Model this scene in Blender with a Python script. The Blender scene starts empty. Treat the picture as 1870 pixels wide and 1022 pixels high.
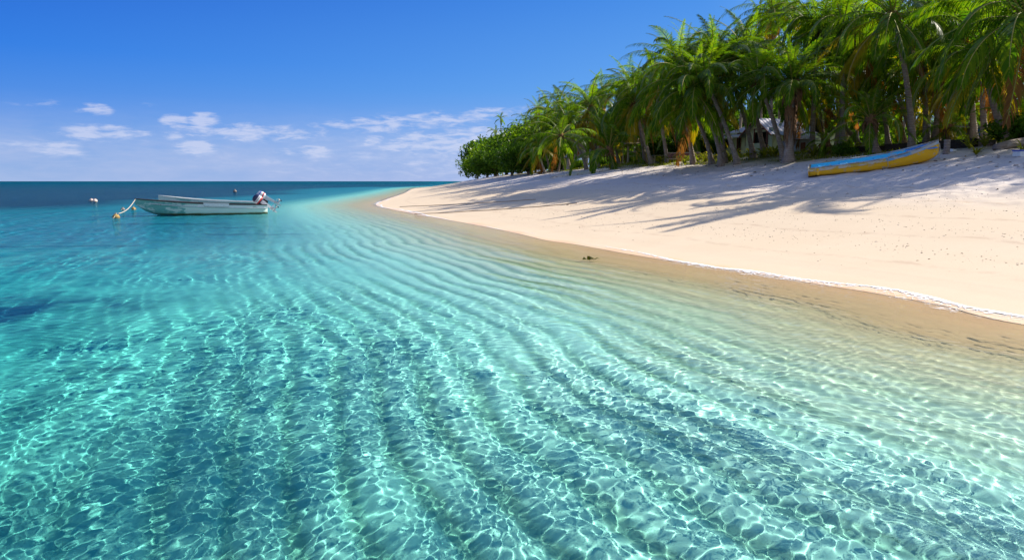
import bpy, bmesh, math, random
import numpy as np
from mathutils import Vector, Matrix, noise as mnoise
rad = math.radians
rng = random.Random(7)
sc = bpy.context.scene
COL = sc.collection

# ---------------------------------------------------------------- camera
H = 1.8
F = 1247.0                       # focal length in photo pixels (24 mm on 36 mm)
PITCH = math.atan(180.0 / F)
ca, sa = math.cos(PITCH), math.sin(PITCH)
cam = bpy.data.cameras.new('camera')
cam.lens = 24.0; cam.sensor_width = 36.0
cam.clip_start = 0.05; cam.clip_end = 60000
cam_o = bpy.data.objects.new('camera', cam); COL.objects.link(cam_o)
cam_o.location = (0, 0, H); cam_o.rotation_euler = (math.pi/2 - PITCH, 0, 0)
sc.camera = cam_o

def ray(u, v):
    x = (u - 935.0)/F; y = -(v - 511.0)/F
    return Vector((x, ca + y*sa, -sa + y*ca))
def on_z(u, v, z=0.0):
    d = ray(u, v); t = (z - H)/d.z
    return Vector((0, 0, H)) + d*t
def at_y(u, v, Y):
    d = ray(u, v); t = Y/d.y
    return Vector((0, 0, H)) + d*t

# ---------------------------------------------------------------- shoreline and land form
SHORE_PX = [(1870,592),(1700,553),(1500,519),(1400,502),(1250,480),(1150,464),(1050,446),(1000,439),
            (940,425),(850,407),(760,391),(705,380),(686,374),(700,366),(735,354),(765,343)]
pts = [on_z(u, v) for u, v in SHORE_PX]
pts = [(p.x, p.y) for p in pts]
pts = [(60,-45),(34,-16),(22,-5.0),(15,0.2),(10.5,4.2)] + pts
pts += [(-24,232),(-12,262),(14,285),(60,300),(220,310),(420,200),(420,-60),(60,-60)]
P = np.array(pts, float)
def catmull(P, closed=True, n=8):
    out = []
    N = len(P)
    for i in range(N):
        p0, p1, p2, p3 = P[(i-1)%N], P[i], P[(i+1)%N], P[(i+2)%N]
        d1 = max(np.linalg.norm(p1-p0),1e-6)**.5; d2 = max(np.linalg.norm(p2-p1),1e-6)**.5; d3 = max(np.linalg.norm(p3-p2),1e-6)**.5
        m1 = (p2-p1) + d2*((p1-p0)/d1 - (p2-p0)/(d1+d2)) if True else 0
        m2 = (p2-p1) + d2*((p3-p2)/d3 - (p3-p1)/(d2+d3))
        for k in range(n):
            t = k/n; t2=t*t; t3=t2*t
            out.append((2*t3-3*t2+1)*p1 + (t3-2*t2+t)*m1 + (-2*t3+3*t2)*p2 + (t3-t2)*m2)
    return np.array(out)
SH = catmull(P)
def shore_dist(X, Y):
    """signed distance to the waterline, positive on land"""
    X = np.asarray(X, float); Y = np.asarray(Y, float)
    best = np.full(X.shape, 1e18); ins = np.zeros(X.shape, bool)
    A = SH; B = np.roll(SH, -1, 0)
    for (ax, ay), (bx, by) in zip(A, B):
        dx, dy = bx-ax, by-ay
        L2 = dx*dx+dy*dy + 1e-12
        t = np.clip(((X-ax)*dx + (Y-ay)*dy)/L2, 0, 1)
        q = (X-ax-t*dx)**2 + (Y-ay-t*dy)**2
        np.minimum(best, q, out=best)
        c = ((ay > Y) != (by > Y))
        if c.any():
            xi = (bx-ax)*(Y-ay)/(by-ay if by != ay else 1e-9) + ax
            ins ^= c & (X < xi)
    d = np.sqrt(best)
    return np.where(ins, d, -d)
# value noise (numpy) ------------------------------------------------
_tab = np.random.RandomState(3).rand(256, 256)
def vnoise(x, y):
    xi = np.floor(x).astype(int); yi = np.floor(y).astype(int)
    fx = x-xi; fy = y-yi
    fx = fx*fx*fx*(fx*(fx*6-15)+10); fy = fy*fy*fy*(fy*(fy*6-15)+10)
    a = _tab[xi & 255, yi & 255]; b = _tab[(xi+1) & 255, yi & 255]
    c = _tab[xi & 255, (yi+1) & 255]; d = _tab[(xi+1) & 255, (yi+1) & 255]
    return (a*(1-fx)+b*fx)*(1-fy) + (c*(1-fx)+d*fx)*fy - .5
def fbm(x, y, o=4):
    s = 0; a = 1.0
    for i in range(o):
        s = s + a*vnoise(x*2**i + 17.3*i, y*2**i - 9.1*i); a *= .5
    return s
PROF_D = [-4000,-400,-160,-80,-45,-30,-20,-14,-9,-6,-3,-1,0,1,4,9,15,19,23,28,40,80,500]
PROF_Z = [-9,-8,-6.5,-5.0,-3.4,-2.5,-1.6,-1.02,-.60,-.38,-.18,-.06,0,.085,.42,1.15,2.15,2.80,3.38,3.85,4.15,4.4,4.4]
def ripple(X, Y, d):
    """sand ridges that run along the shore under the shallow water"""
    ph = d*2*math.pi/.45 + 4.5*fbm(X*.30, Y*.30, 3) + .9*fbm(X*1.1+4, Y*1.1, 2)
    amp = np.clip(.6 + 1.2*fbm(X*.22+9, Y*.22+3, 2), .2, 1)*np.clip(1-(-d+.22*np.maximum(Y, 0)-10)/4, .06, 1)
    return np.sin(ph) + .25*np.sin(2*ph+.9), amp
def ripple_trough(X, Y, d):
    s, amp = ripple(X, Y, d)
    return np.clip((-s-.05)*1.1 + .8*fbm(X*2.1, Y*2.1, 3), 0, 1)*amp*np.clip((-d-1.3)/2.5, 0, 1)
def land_z(X, Y, d=None, fine=True, sp=None):
    X = np.asarray(X, float); Y = np.asarray(Y, float)
    if d is None: d = shore_dist(X, Y)
    z = np.interp(d, PROF_D, PROF_Z)
    z2 = np.interp(d+.8, PROF_D, PROF_Z); z3 = np.interp(d-.8, PROF_D, PROF_Z)
    z = np.where(np.abs(d) > 1.5, (z+z2+z3)/3, z)
    up = np.clip((d-6)/8, 0, 1); dn = np.clip((-d-.3)/3, 0, 1)
    z = z + up*.22*fbm(X*.16, Y*.16, 3) + np.clip((d-9)/4,0,1)*.10*fbm(X*.9+5, Y*.9, 3)
    z = z + np.clip((-d-14)/20,0,1)*1.2*fbm(X*.05, Y*.05, 3)
    if fine:
        fade = 1 if sp is None else np.clip(.16/sp - .5, 0, 1)
        foot = np.clip((d-8.5)/3, 0, 1)*fade
        z = z + foot*.085*fbm(X*3.1, Y*3.1, 3)
        s, amp = ripple(X, Y, d)
        z = z + dn*fade*amp*.028*s
        z = z + dn*fade*.018*fbm(X*2.3, Y*2.3+30, 3)
    return z
def ground(x, y): return float(land_z(np.array([x]), np.array([y]), fine=False)[0])
def on_land(u, v, y0=6.0, y1=130.0):
    """point where the sight line through a pixel meets the land (or the crest it passes closest to)"""
    d = ray(u, v); n = 700
    t = np.geomspace(y0, y1, n)/d.y
    X = d.x*t; Y = d.y*t; Z = H + d.z*t
    g = land_z(X, Y, fine=False)
    if (Z < g).any():
        i = int(np.argmax(Z < g)); a = max(i-1, 0)
        f0, f1 = Z[a]-g[a], Z[i]-g[i]
        k = f0/(f0-f1) if f0 != f1 else 0
        tt = t[a] + (t[i]-t[a])*k
    else:
        tt = t[int(np.argmin((Z-g)/Y))]
    x, y = d.x*tt, d.y*tt
    return Vector((x, y, ground(x, y)))
def base_at(u, Y):
    x = (u-935.0)/F*Y/ca  # close enough: rays are nearly level
    p = at_y(u, 320, Y)
    return Vector((p.x, Y, ground(p.x, Y)))

# ---------------------------------------------------------------- mesh helpers
def mesh_np(name, V, Fc, mat, smooth=True, kind=None):
    me = bpy.data.meshes.new(name)
    V = np.asarray(V, np.float32); Fc = np.asarray(Fc, np.int32)
    k = Fc.shape[1]
    me.vertices.add(len(V)); me.vertices.foreach_set('co', V.ravel())
    me.loops.add(Fc.size); me.loops.foreach_set('vertex_index', Fc.ravel())
    me.polygons.add(len(Fc))
    me.polygons.foreach_set('loop_start', np.arange(0, Fc.size, k, dtype=np.int32))
    me.polygons.foreach_set('loop_total', np.full(len(Fc), k, np.int32))
    me.update(calc_edges=True)
    me.polygons.foreach_set('use_smooth', np.full(len(Fc), smooth, bool))
    me.materials.append(mat)
    o = bpy.data.objects.new(name, me); COL.objects.link(o)
    if kind: o['kind'] = kind
    return o
def polar_sheet(nfront, nback, radii, half=rad(62)):
    """one sheet of rings round the camera, finer where the photograph looks"""
    a = np.concatenate([np.linspace(-half, half, nfront, endpoint=False), np.linspace(half, 2*math.pi-half, nback, endpoint=False)])
    R, A = np.meshgrid(radii, a, indexing='ij')
    X = (R*np.sin(A)).ravel(); Y = (R*np.cos(A)).ravel()
    n = len(a); m = len(radii)
    i = np.arange(m-1)[:, None]*n; j = np.arange(n)[None, :]; j2 = (j+1) % n
    Q = np.stack([(i+j), (i+j2), (i+n+j2), (i+n+j)], -1).reshape(-1, 4)
    T = (X, Y, Q, R.ravel())
    return T
# ---------------------------------------------------------------- node helpers
class NT:
    def __init__(s, tree): s.t = tree; s.n = tree.nodes; s.l = tree.links
    def add(s, typ, **kw):
        n = s.n.new(typ)
        for k, v in kw.items():
            if k.startswith('i_'):
                key = k[2:]
                key = int(key) if key.isdigit() else key.replace('_', ' ')
                if hasattr(v, 'is_output') : s.l.new(v, n.inputs[key])
                else: n.inputs[key].default_value = v
            else: setattr(n, k, v)
        return n
    def link(s, a, b): s.l.new(a, b)
    def math(s, op, a, b=None, c=None, clamp=False):
        n = s.n.new('ShaderNodeMath'); n.operation = op; n.use_clamp = clamp
        for i, v in enumerate((a, b, c)):
            if v is None: continue
            if hasattr(v, 'is_output'): s.l.new(v, n.inputs[i])
            else: n.inputs[i].default_value = v
        return n.outputs[0]
    def mix(s, fac, a, b, blend='MIX'):
        n = s.n.new('ShaderNodeMix'); n.data_type = 'RGBA'; n.blend_type = blend
        for key, v in ((0, fac), (6, a), (7, b)):
            if hasattr(v, 'is_output'): s.l.new(v, n.inputs[key])
            else: n.inputs[key].default_value = (v if key == 0 else (*v, 1) if len(v) == 3 else v)
        return n.outputs[2]
    def ramp(s, fac, stops, interp='LINEAR'):
        n = s.n.new('ShaderNodeValToRGB'); n.color_ramp.interpolation = interp
        e = n.color_ramp.elements
        while len(e) < len(stops): e.new(.5)
        for el, (p, c) in zip(e, stops):
            el.position = p; el.color = (c, c, c, 1) if not hasattr(c, '__len__') else (*c, 1)
        s.l.new(fac, n.inputs[0]); return n.outputs[0]
    def noise(s, vec, scale, detail=4, rough=.55, dist=0.0, dim='3D', out=0):
        n = s.n.new('ShaderNodeTexNoise'); n.noise_dimensions = dim
        n.inputs['Scale'].default_value = scale; n.inputs['Detail'].default_value = detail
        n.inputs['Roughness'].default_value = rough; n.inputs['Distortion'].default_value = dist
        if vec is not None: s.l.new(vec, n.inputs['Vector'])
        return n.outputs[out]
    def mapping(s, vec, loc=(0,0,0), rot=(0,0,0), scale=(1,1,1)):
        n = s.n.new('ShaderNodeMapping'); s.l.new(vec, n.inputs[0])
        n.inputs[1].default_value = loc; n.inputs[2].default_value = rot; n.inputs[3].default_value = scale
        return n.outputs[0]
    def bump(s, h, strength=.3, dist=.02, normal=None):
        n = s.n.new('ShaderNodeBump'); n.inputs['Strength'].default_value = strength; n.inputs['Distance'].default_value = dist
        s.l.new(h, n.inputs['Height'])
        if normal is not None: s.l.new(normal, n.inputs['Normal'])
        return n.outputs[0]
def new_mat(name):
    m = bpy.data.materials.new(name); m.use_nodes = True
    t = NT(m.node_tree); t.n.clear()
    t.out = t.add('ShaderNodeOutputMaterial')
    return m, t
# ---------------------------------------------------------------- light: one sun and the sky
SUN_AZ, SUN_EL = rad(68), rad(36)
EXPO = .86
sd = Vector((math.sin(SUN_AZ)*math.cos(SUN_EL), math.cos(SUN_AZ)*math.cos(SUN_EL), math.sin(SUN_EL)))
sun = bpy.data.lights.new('sun', 'SUN'); sun.energy = 4.6; sun.angle = rad(.5); sun.color = (1, .92, .81)
sun_o = bpy.data.objects.new('sun', sun); COL.objects.link(sun_o)
sun_o.rotation_euler = sd.to_track_quat('Z', 'Y').to_euler(); sun_o.location = sd*200
sun.cycles.is_caustics_light = True
w = bpy.data.worlds.new('World'); sc.world = w; w.use_nodes = True
W = NT(w.node_tree); W.n.clear()
def build_sky():
    t = W
    sky = t.add('ShaderNodeTexSky', sky_type='NISHITA', sun_disc=False)
    sky.sun_elevation = SUN_EL; sky.sun_rotation = SUN_AZ
    sky.air_density = 1.0; sky.dust_density = .6; sky.ozone_density = 2.0; sky.altitude = 0
    tc = t.add('ShaderNodeTexCoord'); vec = tc.outputs['Generated']
    sp = t.add('ShaderNodeSeparateXYZ'); t.link(vec, sp.inputs[0]); x, y, z = sp.outputs
    el = t.math('MULTIPLY', t.math('ARCSINE', z), 57.2958)
    az = t.math('MULTIPLY', t.math('ARCTAN2', x, y), 57.2958)
    k = 1/2**EXPO
    c3 = lambda r, g, b: (r*k, g*k, b*k)
    lowl = t.ramp(t.math('DIVIDE', el, 60.0, clamp=True), [(0, c3(.25,.43,.77)), (.035, c3(.17,.36,.77)), (.085, c3(.060,.25,.77)), (.15, c3(.008,.175,.75)), (.26, c3(.0,.090,.60)), (1, c3(.005,.07,.42))])
    lowr = t.ramp(t.math('DIVIDE', el, 60.0, clamp=True), [(0, c3(.36,.46,.82)), (.05, c3(.27,.46,.86)), (.12, c3(.12,.38,.86)), (.26, c3(.04,.25,.80)), (1, c3(.02,.13,.55))])
    side = t.math('SMOOTH_MIN', t.math('DIVIDE', t.math('ADD', az, 42), 62.0, clamp=True), 1.0, .05)
    clear = t.mix(side, lowl, lowr)
    nis = t.mix(1.0, sky.outputs[0], (.12,.12,.12), 'MULTIPLY')
    # round the sun the air is left as the sky model gives it
    dot = t.add('ShaderNodeVectorMath', operation='DOT_PRODUCT'); t.link(vec, dot.inputs[0]); dot.inputs[1].default_value = sd
    near = t.ramp(dot.outputs['Value'], [(.60,0),(.93,1)], 'EASE')
    base = t.mix(t.math('MULTIPLY_ADD', near, .85, .04), clear, nis)
    # brightened high sky, and an unseen pale glow added behind the camera as fill
    high = t.ramp(t.math('DIVIDE', el, 90.0, clamp=True), [(.30,0),(.6,1)], 'EASE')
    base = t.mix(t.math('MULTIPLY', high, .4), base, c3(.36,.50,.86))
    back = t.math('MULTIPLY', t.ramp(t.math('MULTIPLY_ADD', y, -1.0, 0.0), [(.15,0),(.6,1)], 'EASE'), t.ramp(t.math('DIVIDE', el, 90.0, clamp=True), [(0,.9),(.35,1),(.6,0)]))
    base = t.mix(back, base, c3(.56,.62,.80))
    # clouds: a low bank over the horizon and separate small ones above it
    cl = []
    def ell(u, v, ru, rv, s, tilt=0.0):
        d = ray(u, v); a = math.degrees(math.atan2(d.x, d.y)); e = math.degrees(math.atan2(d.z, math.hypot(d.x, d.y)))
        kx = 57.3/F*math.cos(math.radians(a))**2
        dx = t.math('SUBTRACT', az, a); dy = t.math('SUBTRACT', el, e)
        if tilt: dy = t.math('SUBTRACT', dy, t.math('MULTIPLY', dx, tilt))
        qx = t.math('MULTIPLY', dx, 1/(ru*1.35*kx)); qy = t.math('MULTIPLY', dy, 1/(rv*1.5*57.3/F))
        r2 = t.math('ADD', t.math('MULTIPLY', qx, qx), t.math('MULTIPLY', qy, qy))
        cl.append(t.math('MULTIPLY', t.math('SUBTRACT', 1.0, r2), s, clamp=True))
    for c in CLOUDS: ell(*c)
    q = cl[0]
    for c in cl[1:]: q = t.math('MAXIMUM', q, c)
    cv = t.add('ShaderNodeCombineXYZ'); t.link(az, cv.inputs[0]); t.link(t.math('MULTIPLY', el, 4.2), cv.inputs[1])
    n1 = t.noise(cv.outputs[0], .55, 7, .62, .3); n2 = t.noise(t.mapping(cv.outputs[0], (3,7,0)), .13, 6, .6, .2)
    dens = t.math('MULTIPLY', t.math('ADD', q, t.math('MULTIPLY', t.math('SUBTRACT', n1, .53), 2.8)), 1.0)
    small = t.math('MULTIPLY', t.ramp(dens, [(.0,0),(1.1,1)], 'EASE'), t.ramp(q, [(0,0),(.5,1)]))
    # low bank
    band = t.ramp(t.math('DIVIDE', el, 10.0, clamp=True), [(0,.55),(.20,.62),(.30,.42),(.42,.16),(.62,0)])
    bank = t.math('MULTIPLY', band, t.ramp(t.math('ADD', t.math('MULTIPLY', n2, .7), t.math('MULTIPLY', n1, .3)), [(.36,.25),(.62,1)]))
    cov = t.math('MAXIMUM', t.math('MULTIPLY', small, .62), bank)
    ccol = t.mix(small, c3(.48,.56,.82), c3(.72,.75,.92))
    up = t.math('GREATER_THAN', el, -0.2)
    front = t.ramp(y, [(.05,0),(.3,1)])
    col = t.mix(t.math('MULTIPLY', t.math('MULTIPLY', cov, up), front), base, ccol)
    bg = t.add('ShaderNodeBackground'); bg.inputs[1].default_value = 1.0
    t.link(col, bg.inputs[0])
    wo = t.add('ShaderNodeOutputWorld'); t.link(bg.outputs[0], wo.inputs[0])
CLOUDS = [(172,201,34,9,.8),(323,222,30,12,.85),(374,222,34,13,1.1),(190,243,95,13,.8),(75,190,70,7,.35),(460,243,150,15,.8),
          (103,270,52,13,.95),(135,278,30,18,.6),(358,271,38,11,1.25),(565,277,60,10,.8),(745,224,190,15,.75,.07),(880,207,90,9,.6,.08),(800,262,150,22,.85),(830,290,160,40,.55),(620,300,200,22,.35),(870,246,80,14,.8),
          (18,263,50,7,.6),(318,247,28,8,.7),(272,191,20,5,.4),(650,285,60,12,.5),(700,268,60,10,.5)]
build_sky()
vs = sc.view_settings; vs.view_transform = 'Standard'; vs.look = 'None'; vs.gamma = 1; vs.exposure = EXPO
sc.render.engine = 'CYCLES'
cy = sc.cycles
cy.use_denoising = True
cy.max_bounces = 9; cy.diffuse_bounces = 3; cy.glossy_bounces = 3; cy.transmission_bounces = 6; cy.transparent_max_bounces = 16
cy.caustics_reflective = False; cy.caustics_refractive = True
cy.sample_clamp_indirect = 12
w.cycles.sampling_method = 'MANUAL'; w.cycles.sample_map_resolution = 512
# ---------------------------------------------------------------- sand / sea bed
def sand_material():
    m, t = new_mat('sand')
    geo = t.add('ShaderNodeNewGeometry'); pos = geo.outputs['Position']
    def attr(n): return t.add('ShaderNodeAttribute', attribute_name=n).outputs['Fac']
    d = attr('shore'); weed = attr('weed'); grass = attr('grass')
    n1 = t.noise(pos, .7, 5, .6); n2 = t.noise(pos, 55, 3, .7); n3 = t.noise(pos, 6, 5, .7)
    c = t.mix(n1, (.60,.47,.31), (.66,.54,.38))
    # dry upper beach is paler and greyer, with litter ground into it
    up = t.math('MULTIPLY_ADD', d, .2, -1.6, clamp=True)
    c = t.mix(up, c, t.mix(n3, (.50,.44,.39), (.66,.60,.53)))
    c = t.mix(t.math('MULTIPLY', t.ramp(n2, [(.33,1),(.5,0)]), .22), c, (.42,.33,.25))
    # drift lines of fine debris running along the beach
    dl = t.math('ADD', d, t.math('MULTIPLY', t.noise(pos, .25, 3), 2.4))
    line = t.math('MULTIPLY', t.ramp(t.math('FRACT', t.math('MULTIPLY', dl, .42)), [(.0,0),(.42,0),(.5,1),(.58,0)]), t.ramp(t.noise(pos, 2.2, 4, .7), [(.42,0),(.62,1)]))
    dryf = t.math('MULTIPLY', t.math('SUBTRACT', d, 1.6, clamp=True), .75)
    c = t.mix(t.math('MULTIPLY', line, dryf), c, (.46,.34,.23))
    # wet strip above the water
    wn = t.math('ADD', d, t.math('MULTIPLY', t.math('SUBTRACT', t.noise(pos, .6, 3), .5), 1.2))
    wet = t.ramp(t.math('MULTIPLY_ADD', wn, .5, .25), [(.0,1),(.25,.9),(.42,0)])
    wet_land = t.math('MULTIPLY', wet, t.math('GREATER_THAN', d, -9.0))
    c = t.mix(t.math('MULTIPLY', wet_land, .75), c, (.82,.50,.25))
    # under water: clean pale sand, tan in the shallows, weed farther out
    deep = t.math('MULTIPLY_ADD', d, -.25, -.4, clamp=True)
    c = t.mix(deep, c, (.80,.80,.66))
    deeper = t.math('MULTIPLY_ADD', d, -.14, -.85, clamp=True)
    c = t.mix(deeper, c, t.mix(t.ramp(t.noise(pos, .9, 6, .7), [(.36,0),(.62,1)]), (.05,.19,.16), (.42,.58,.47)))
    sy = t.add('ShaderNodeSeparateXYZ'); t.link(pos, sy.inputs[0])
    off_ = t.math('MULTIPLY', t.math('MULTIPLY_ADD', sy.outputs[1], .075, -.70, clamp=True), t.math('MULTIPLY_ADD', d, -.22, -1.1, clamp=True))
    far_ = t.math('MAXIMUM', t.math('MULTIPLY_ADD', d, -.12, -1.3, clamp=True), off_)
    c = t.mix(t.math('MULTIPLY', far_, .85), c, t.mix(t.noise(pos, .35, 5, .65), (.02,.10,.18), (.13,.30,.41)))  # scattered blue light of deep water put into the bed colour
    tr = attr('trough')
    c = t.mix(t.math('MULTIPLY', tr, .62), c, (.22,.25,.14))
    c = t.mix(weed, c, (.008,.032,.075))
    # leaf litter and lawn under the palms
    lit = t.ramp(t.noise(pos, 3.5, 5, .7), [(.42,0),(.58,1)])
    g = t.mix(t.noise(pos, 2.0, 4), (.10,.12,.025), (.24,.24,.06))
    g = t.mix(t.math('MULTIPLY', lit, .6), g, (.20,.14,.09))
    c = t.mix(grass, c, g)
    b = t.add('ShaderNodeBsdfPrincipled')
    t.link(t.math('MULTIPLY_ADD', wet_land, -.55, .92), b.inputs['Roughness'])
    b.inputs['Specular IOR Level'].default_value = .25
    t.link(c, b.inputs['Base Color'])
    grain = t.bump(n2, .25, .01); lumps = t.bump(t.noise(pos, 9, 4, .65), .35, .06, grain)
    mixn = t.add('ShaderNodeMix', data_type='VECTOR'); t.link(up, mixn.inputs[0]); t.link(grain, mixn.inputs[4]); t.link(lumps, mixn.inputs[5])
    t.link(mixn.outputs[1], b.inputs['Normal'])
    t.link(b.outputs[0], t.out.inputs[0])
    return m
def point_attr(o, name, val):
    a = o.data.attributes.new(name, 'FLOAT', 'POINT'); a.data.foreach_set('value', np.ascontiguousarray(val, np.float32))
def sm(x, a, b):
    t = np.clip((x-a)/(b-a), 0, 1); return t*t*(3-2*t)
radii = np.concatenate([[.02,.4,.8,1.2], np.geomspace(1.6, 60, 760), np.geomspace(60, 420, 130)[1:], np.geomspace(420, 25000, 24)[1:]])
X, Y, Q, R = polar_sheet(620, 60, radii)
D = shore_dist(X, Y)
Z = land_z(X, Y, D, sp=R*.0045)
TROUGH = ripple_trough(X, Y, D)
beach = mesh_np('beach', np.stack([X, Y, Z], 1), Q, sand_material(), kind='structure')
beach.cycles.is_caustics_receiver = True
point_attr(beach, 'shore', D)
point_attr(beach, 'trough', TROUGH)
def weed_mask(X, Y, D):
    n = fbm(X*.045, Y*.03, 4)
    far = sm(-D + 16*n, 12, 24)*sm(Y, 40, 54)                    # meadow beyond the moored boats
    hole = sm(n + .3*fbm(X*.02+7, Y*.012, 2), -.02, .22)
    m = far*(.45 + .55*np.where(X < -14 - .10*(Y-40), 1, hole*.7))
    m = m*(1 - .75*sm(X + .12*Y, -8, 10))
    q = ((X+8.6)/3.2)**2 + ((Y-10.2)/2.2)**2                     # dark reef at the left edge
    m = np.maximum(m, sm(-q + 1.6*fbm(X*.9, Y*.9, 4), -1.0, .3)*.9)
    for (px, py, rx, ry) in ((-9.5,24,3.0,.5),(-16,30,6,.8),(-4.2,7.1,.35,.12),(-13.4,20,2.6,.45),(-11.0,27.5,1.2,.35)):
        q = ((X-px)/rx)**2 + ((Y-py)/ry)**2
        m = np.maximum(m, sm(-q + 1.2*fbm(X*1.3+px, Y*1.6, 3), -.9, .1)*.55)
    return np.clip(m, 0, 1)
point_attr(beach, 'weed', weed_mask(X, Y, D))
GR = sm(D + 5*fbm(X*.25, Y*.25, 3), 19.5, 23)*(1-.55*sm(X-.50*Y, -3, 3))
GR = np.maximum(GR, sm(D, 28, 34))
point_attr(beach, 'grass', GR)
# ---------------------------------------------------------------- sea
def sea_material():
    m, t = new_mat('sea_surface')
    geo = t.add('ShaderNodeNewGeometry'); pos = geo.outputs['Position']
    g = t.add('ShaderNodeBsdfRefraction'); g.inputs['IOR'].default_value = 1.33; g.inputs['Roughness'].default_value = 0
    r = t.add('ShaderNodeBsdfAnisotropic'); r.inputs['Roughness'].default_value = .04
    far = t.math('DIVIDE', t.math('SUBTRACT', t.add('ShaderNodeVectorMath', operation='LENGTH', i_0=pos).outputs['Value'], 14.0), 40.0, clamp=True)
    w1 = t.noise(t.mapping(pos, scale=(.55,1.5,1)), 1.6, 5, .62); 
    bn = t.add('ShaderNodeBump'); bn.inputs['Distance'].default_value = .25
    t.link(w1, bn.inputs['Height']); t.link(t.math('MULTIPLY', far, .55), bn.inputs['Strength'])
    t.link(bn.outputs[0], r.inputs['Normal'])
    fr = t.add('ShaderNodeFresnel'); fr.inputs[0].default_value = 1.33; t.link(bn.outputs[0], fr.inputs['Normal'])
    mx = t.add('ShaderNodeMixShader')
    t.link(t.math('MULTIPLY', fr.outputs[0], .52), mx.inputs[0]); t.link(g.outputs[0], mx.inputs[1]); t.link(r.outputs[0], mx.inputs[2])
    t.link(mx.outputs[0], t.out.inputs[0])
    return m
def water_material():
    m, t = new_mat('water_body')
    v = t.add('ShaderNodeVolumeAbsorption'); v.inputs['Density'].default_value = 1.4
    v.inputs['Color'].default_value = (.0, .944, .950, 1)     # takes out red first
    t.link(v.outputs[0], t.out.inputs['Volume'])
    return m
def wave_z(X, Y, sp, D):
    r = np.random.RandomState(11)
    z = np.zeros_like(X)
    wx = X + .30*fbm(X*.5, Y*.5, 3); wy = Y + .30*fbm(X*.5+40, Y*.5+7, 3)
    Dw = D + .25*fbm(X*.35+2, Y*.35, 3)
    for i in range(46):
        lam = .060*(16.0)**(i/45)
        long_ = min(1, max(0, (lam-.16)/.25))
        th = rad(-152 + (70-48*long_)*r.randn()); sc_ = r.rand()*6.28
        k = 2*math.pi/lam
        f = np.clip(lam/(sp*4) - .7, 0, 1)
        if i % 3 == 0 and lam > .2:                      # crests that bend with the shore
            q = k*(Dw + .12*r.randn()*X) + sc_
        else: q = k*(wx*math.cos(th)+wy*math.sin(th)) + sc_
        sl = .0130 if lam < .13 else .0115 if lam < .35 else .0095
        z = z + (sl/k)*f*np.sin(q)
    gust = np.clip(.70 + .9*fbm(X*.12+3, Y*.12, 2) + .8*fbm(X*.6, Y*.45+9, 2), .3, 1.5)
    # small waves running in along the beach
    ph = D*2*math.pi/1.5 + 4*fbm(X*.15, Y*.15+8, 2)
    z = z*gust*(.16 + .84*np.clip((-D-.3)/2.2, 0, 1)) + .008*np.sin(ph)*np.clip(lam/(sp*4)-.7, 0, 1)*np.clip(-D/1.5, 0, 1)
    return z
radii = np.concatenate([[.02,.4,.8,1.2], np.geomspace(1.6, 60, 1600), np.geomspace(60, 600, 170)[1:], np.geomspace(600, 25000, 40)[1:]])
X, Y, Q, R = polar_sheet(1050, 60, radii)
D = shore_dist(X, Y)
Z = wave_z(X, Y, R*.0022, D)
sea = mesh_np('sea', np.stack([X, Y, Z], 1), Q, sea_material(), kind='structure')
sea.cycles.is_caustics_caster = True
water = mesh_np('water', np.stack([X, Y, Z + .003], 1), Q, water_material(), kind='structure')
# ---------------------------------------------------------------- things, parts, copies
def setp(o, label=None, cat=None, group=None, kind=None):
    if label: o['label'] = label
    if cat: o['category'] = cat
    if group: o['group'] = group
    if kind: o['kind'] = kind
    return o
def thing(name, label, cat, loc=(0,0,0), rz=0.0, group=None):
    o = bpy.data.objects.new(name, None); COL.objects.link(o)
    o.empty_display_size = .2
    o.location = loc; o.rotation_euler = (0, 0, rz)
    return setp(o, label, cat, group)
def linked(name, me, parent=None, loc=(0,0,0), rot=(0,0,0), scale=(1,1,1)):
    o = bpy.data.objects.new(name, me); COL.objects.link(o)
    o.parent = parent; o.location = loc; o.rotation_euler = rot; o.scale = scale
    return o
def tree_copy(root, loc, rz, scale, label, group):
    r = root.copy(); COL.objects.link(r); r.location = loc; r.rotation_euler = (0,0,rz); r.scale = (scale,)*3
    setp(r, label, None, group)
    for ch in list(root.children):
        c = ch.copy(); COL.objects.link(c); c.parent = r
        for g in list(ch.children):
            d = g.copy(); COL.objects.link(d); d.parent = c
    return r
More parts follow.
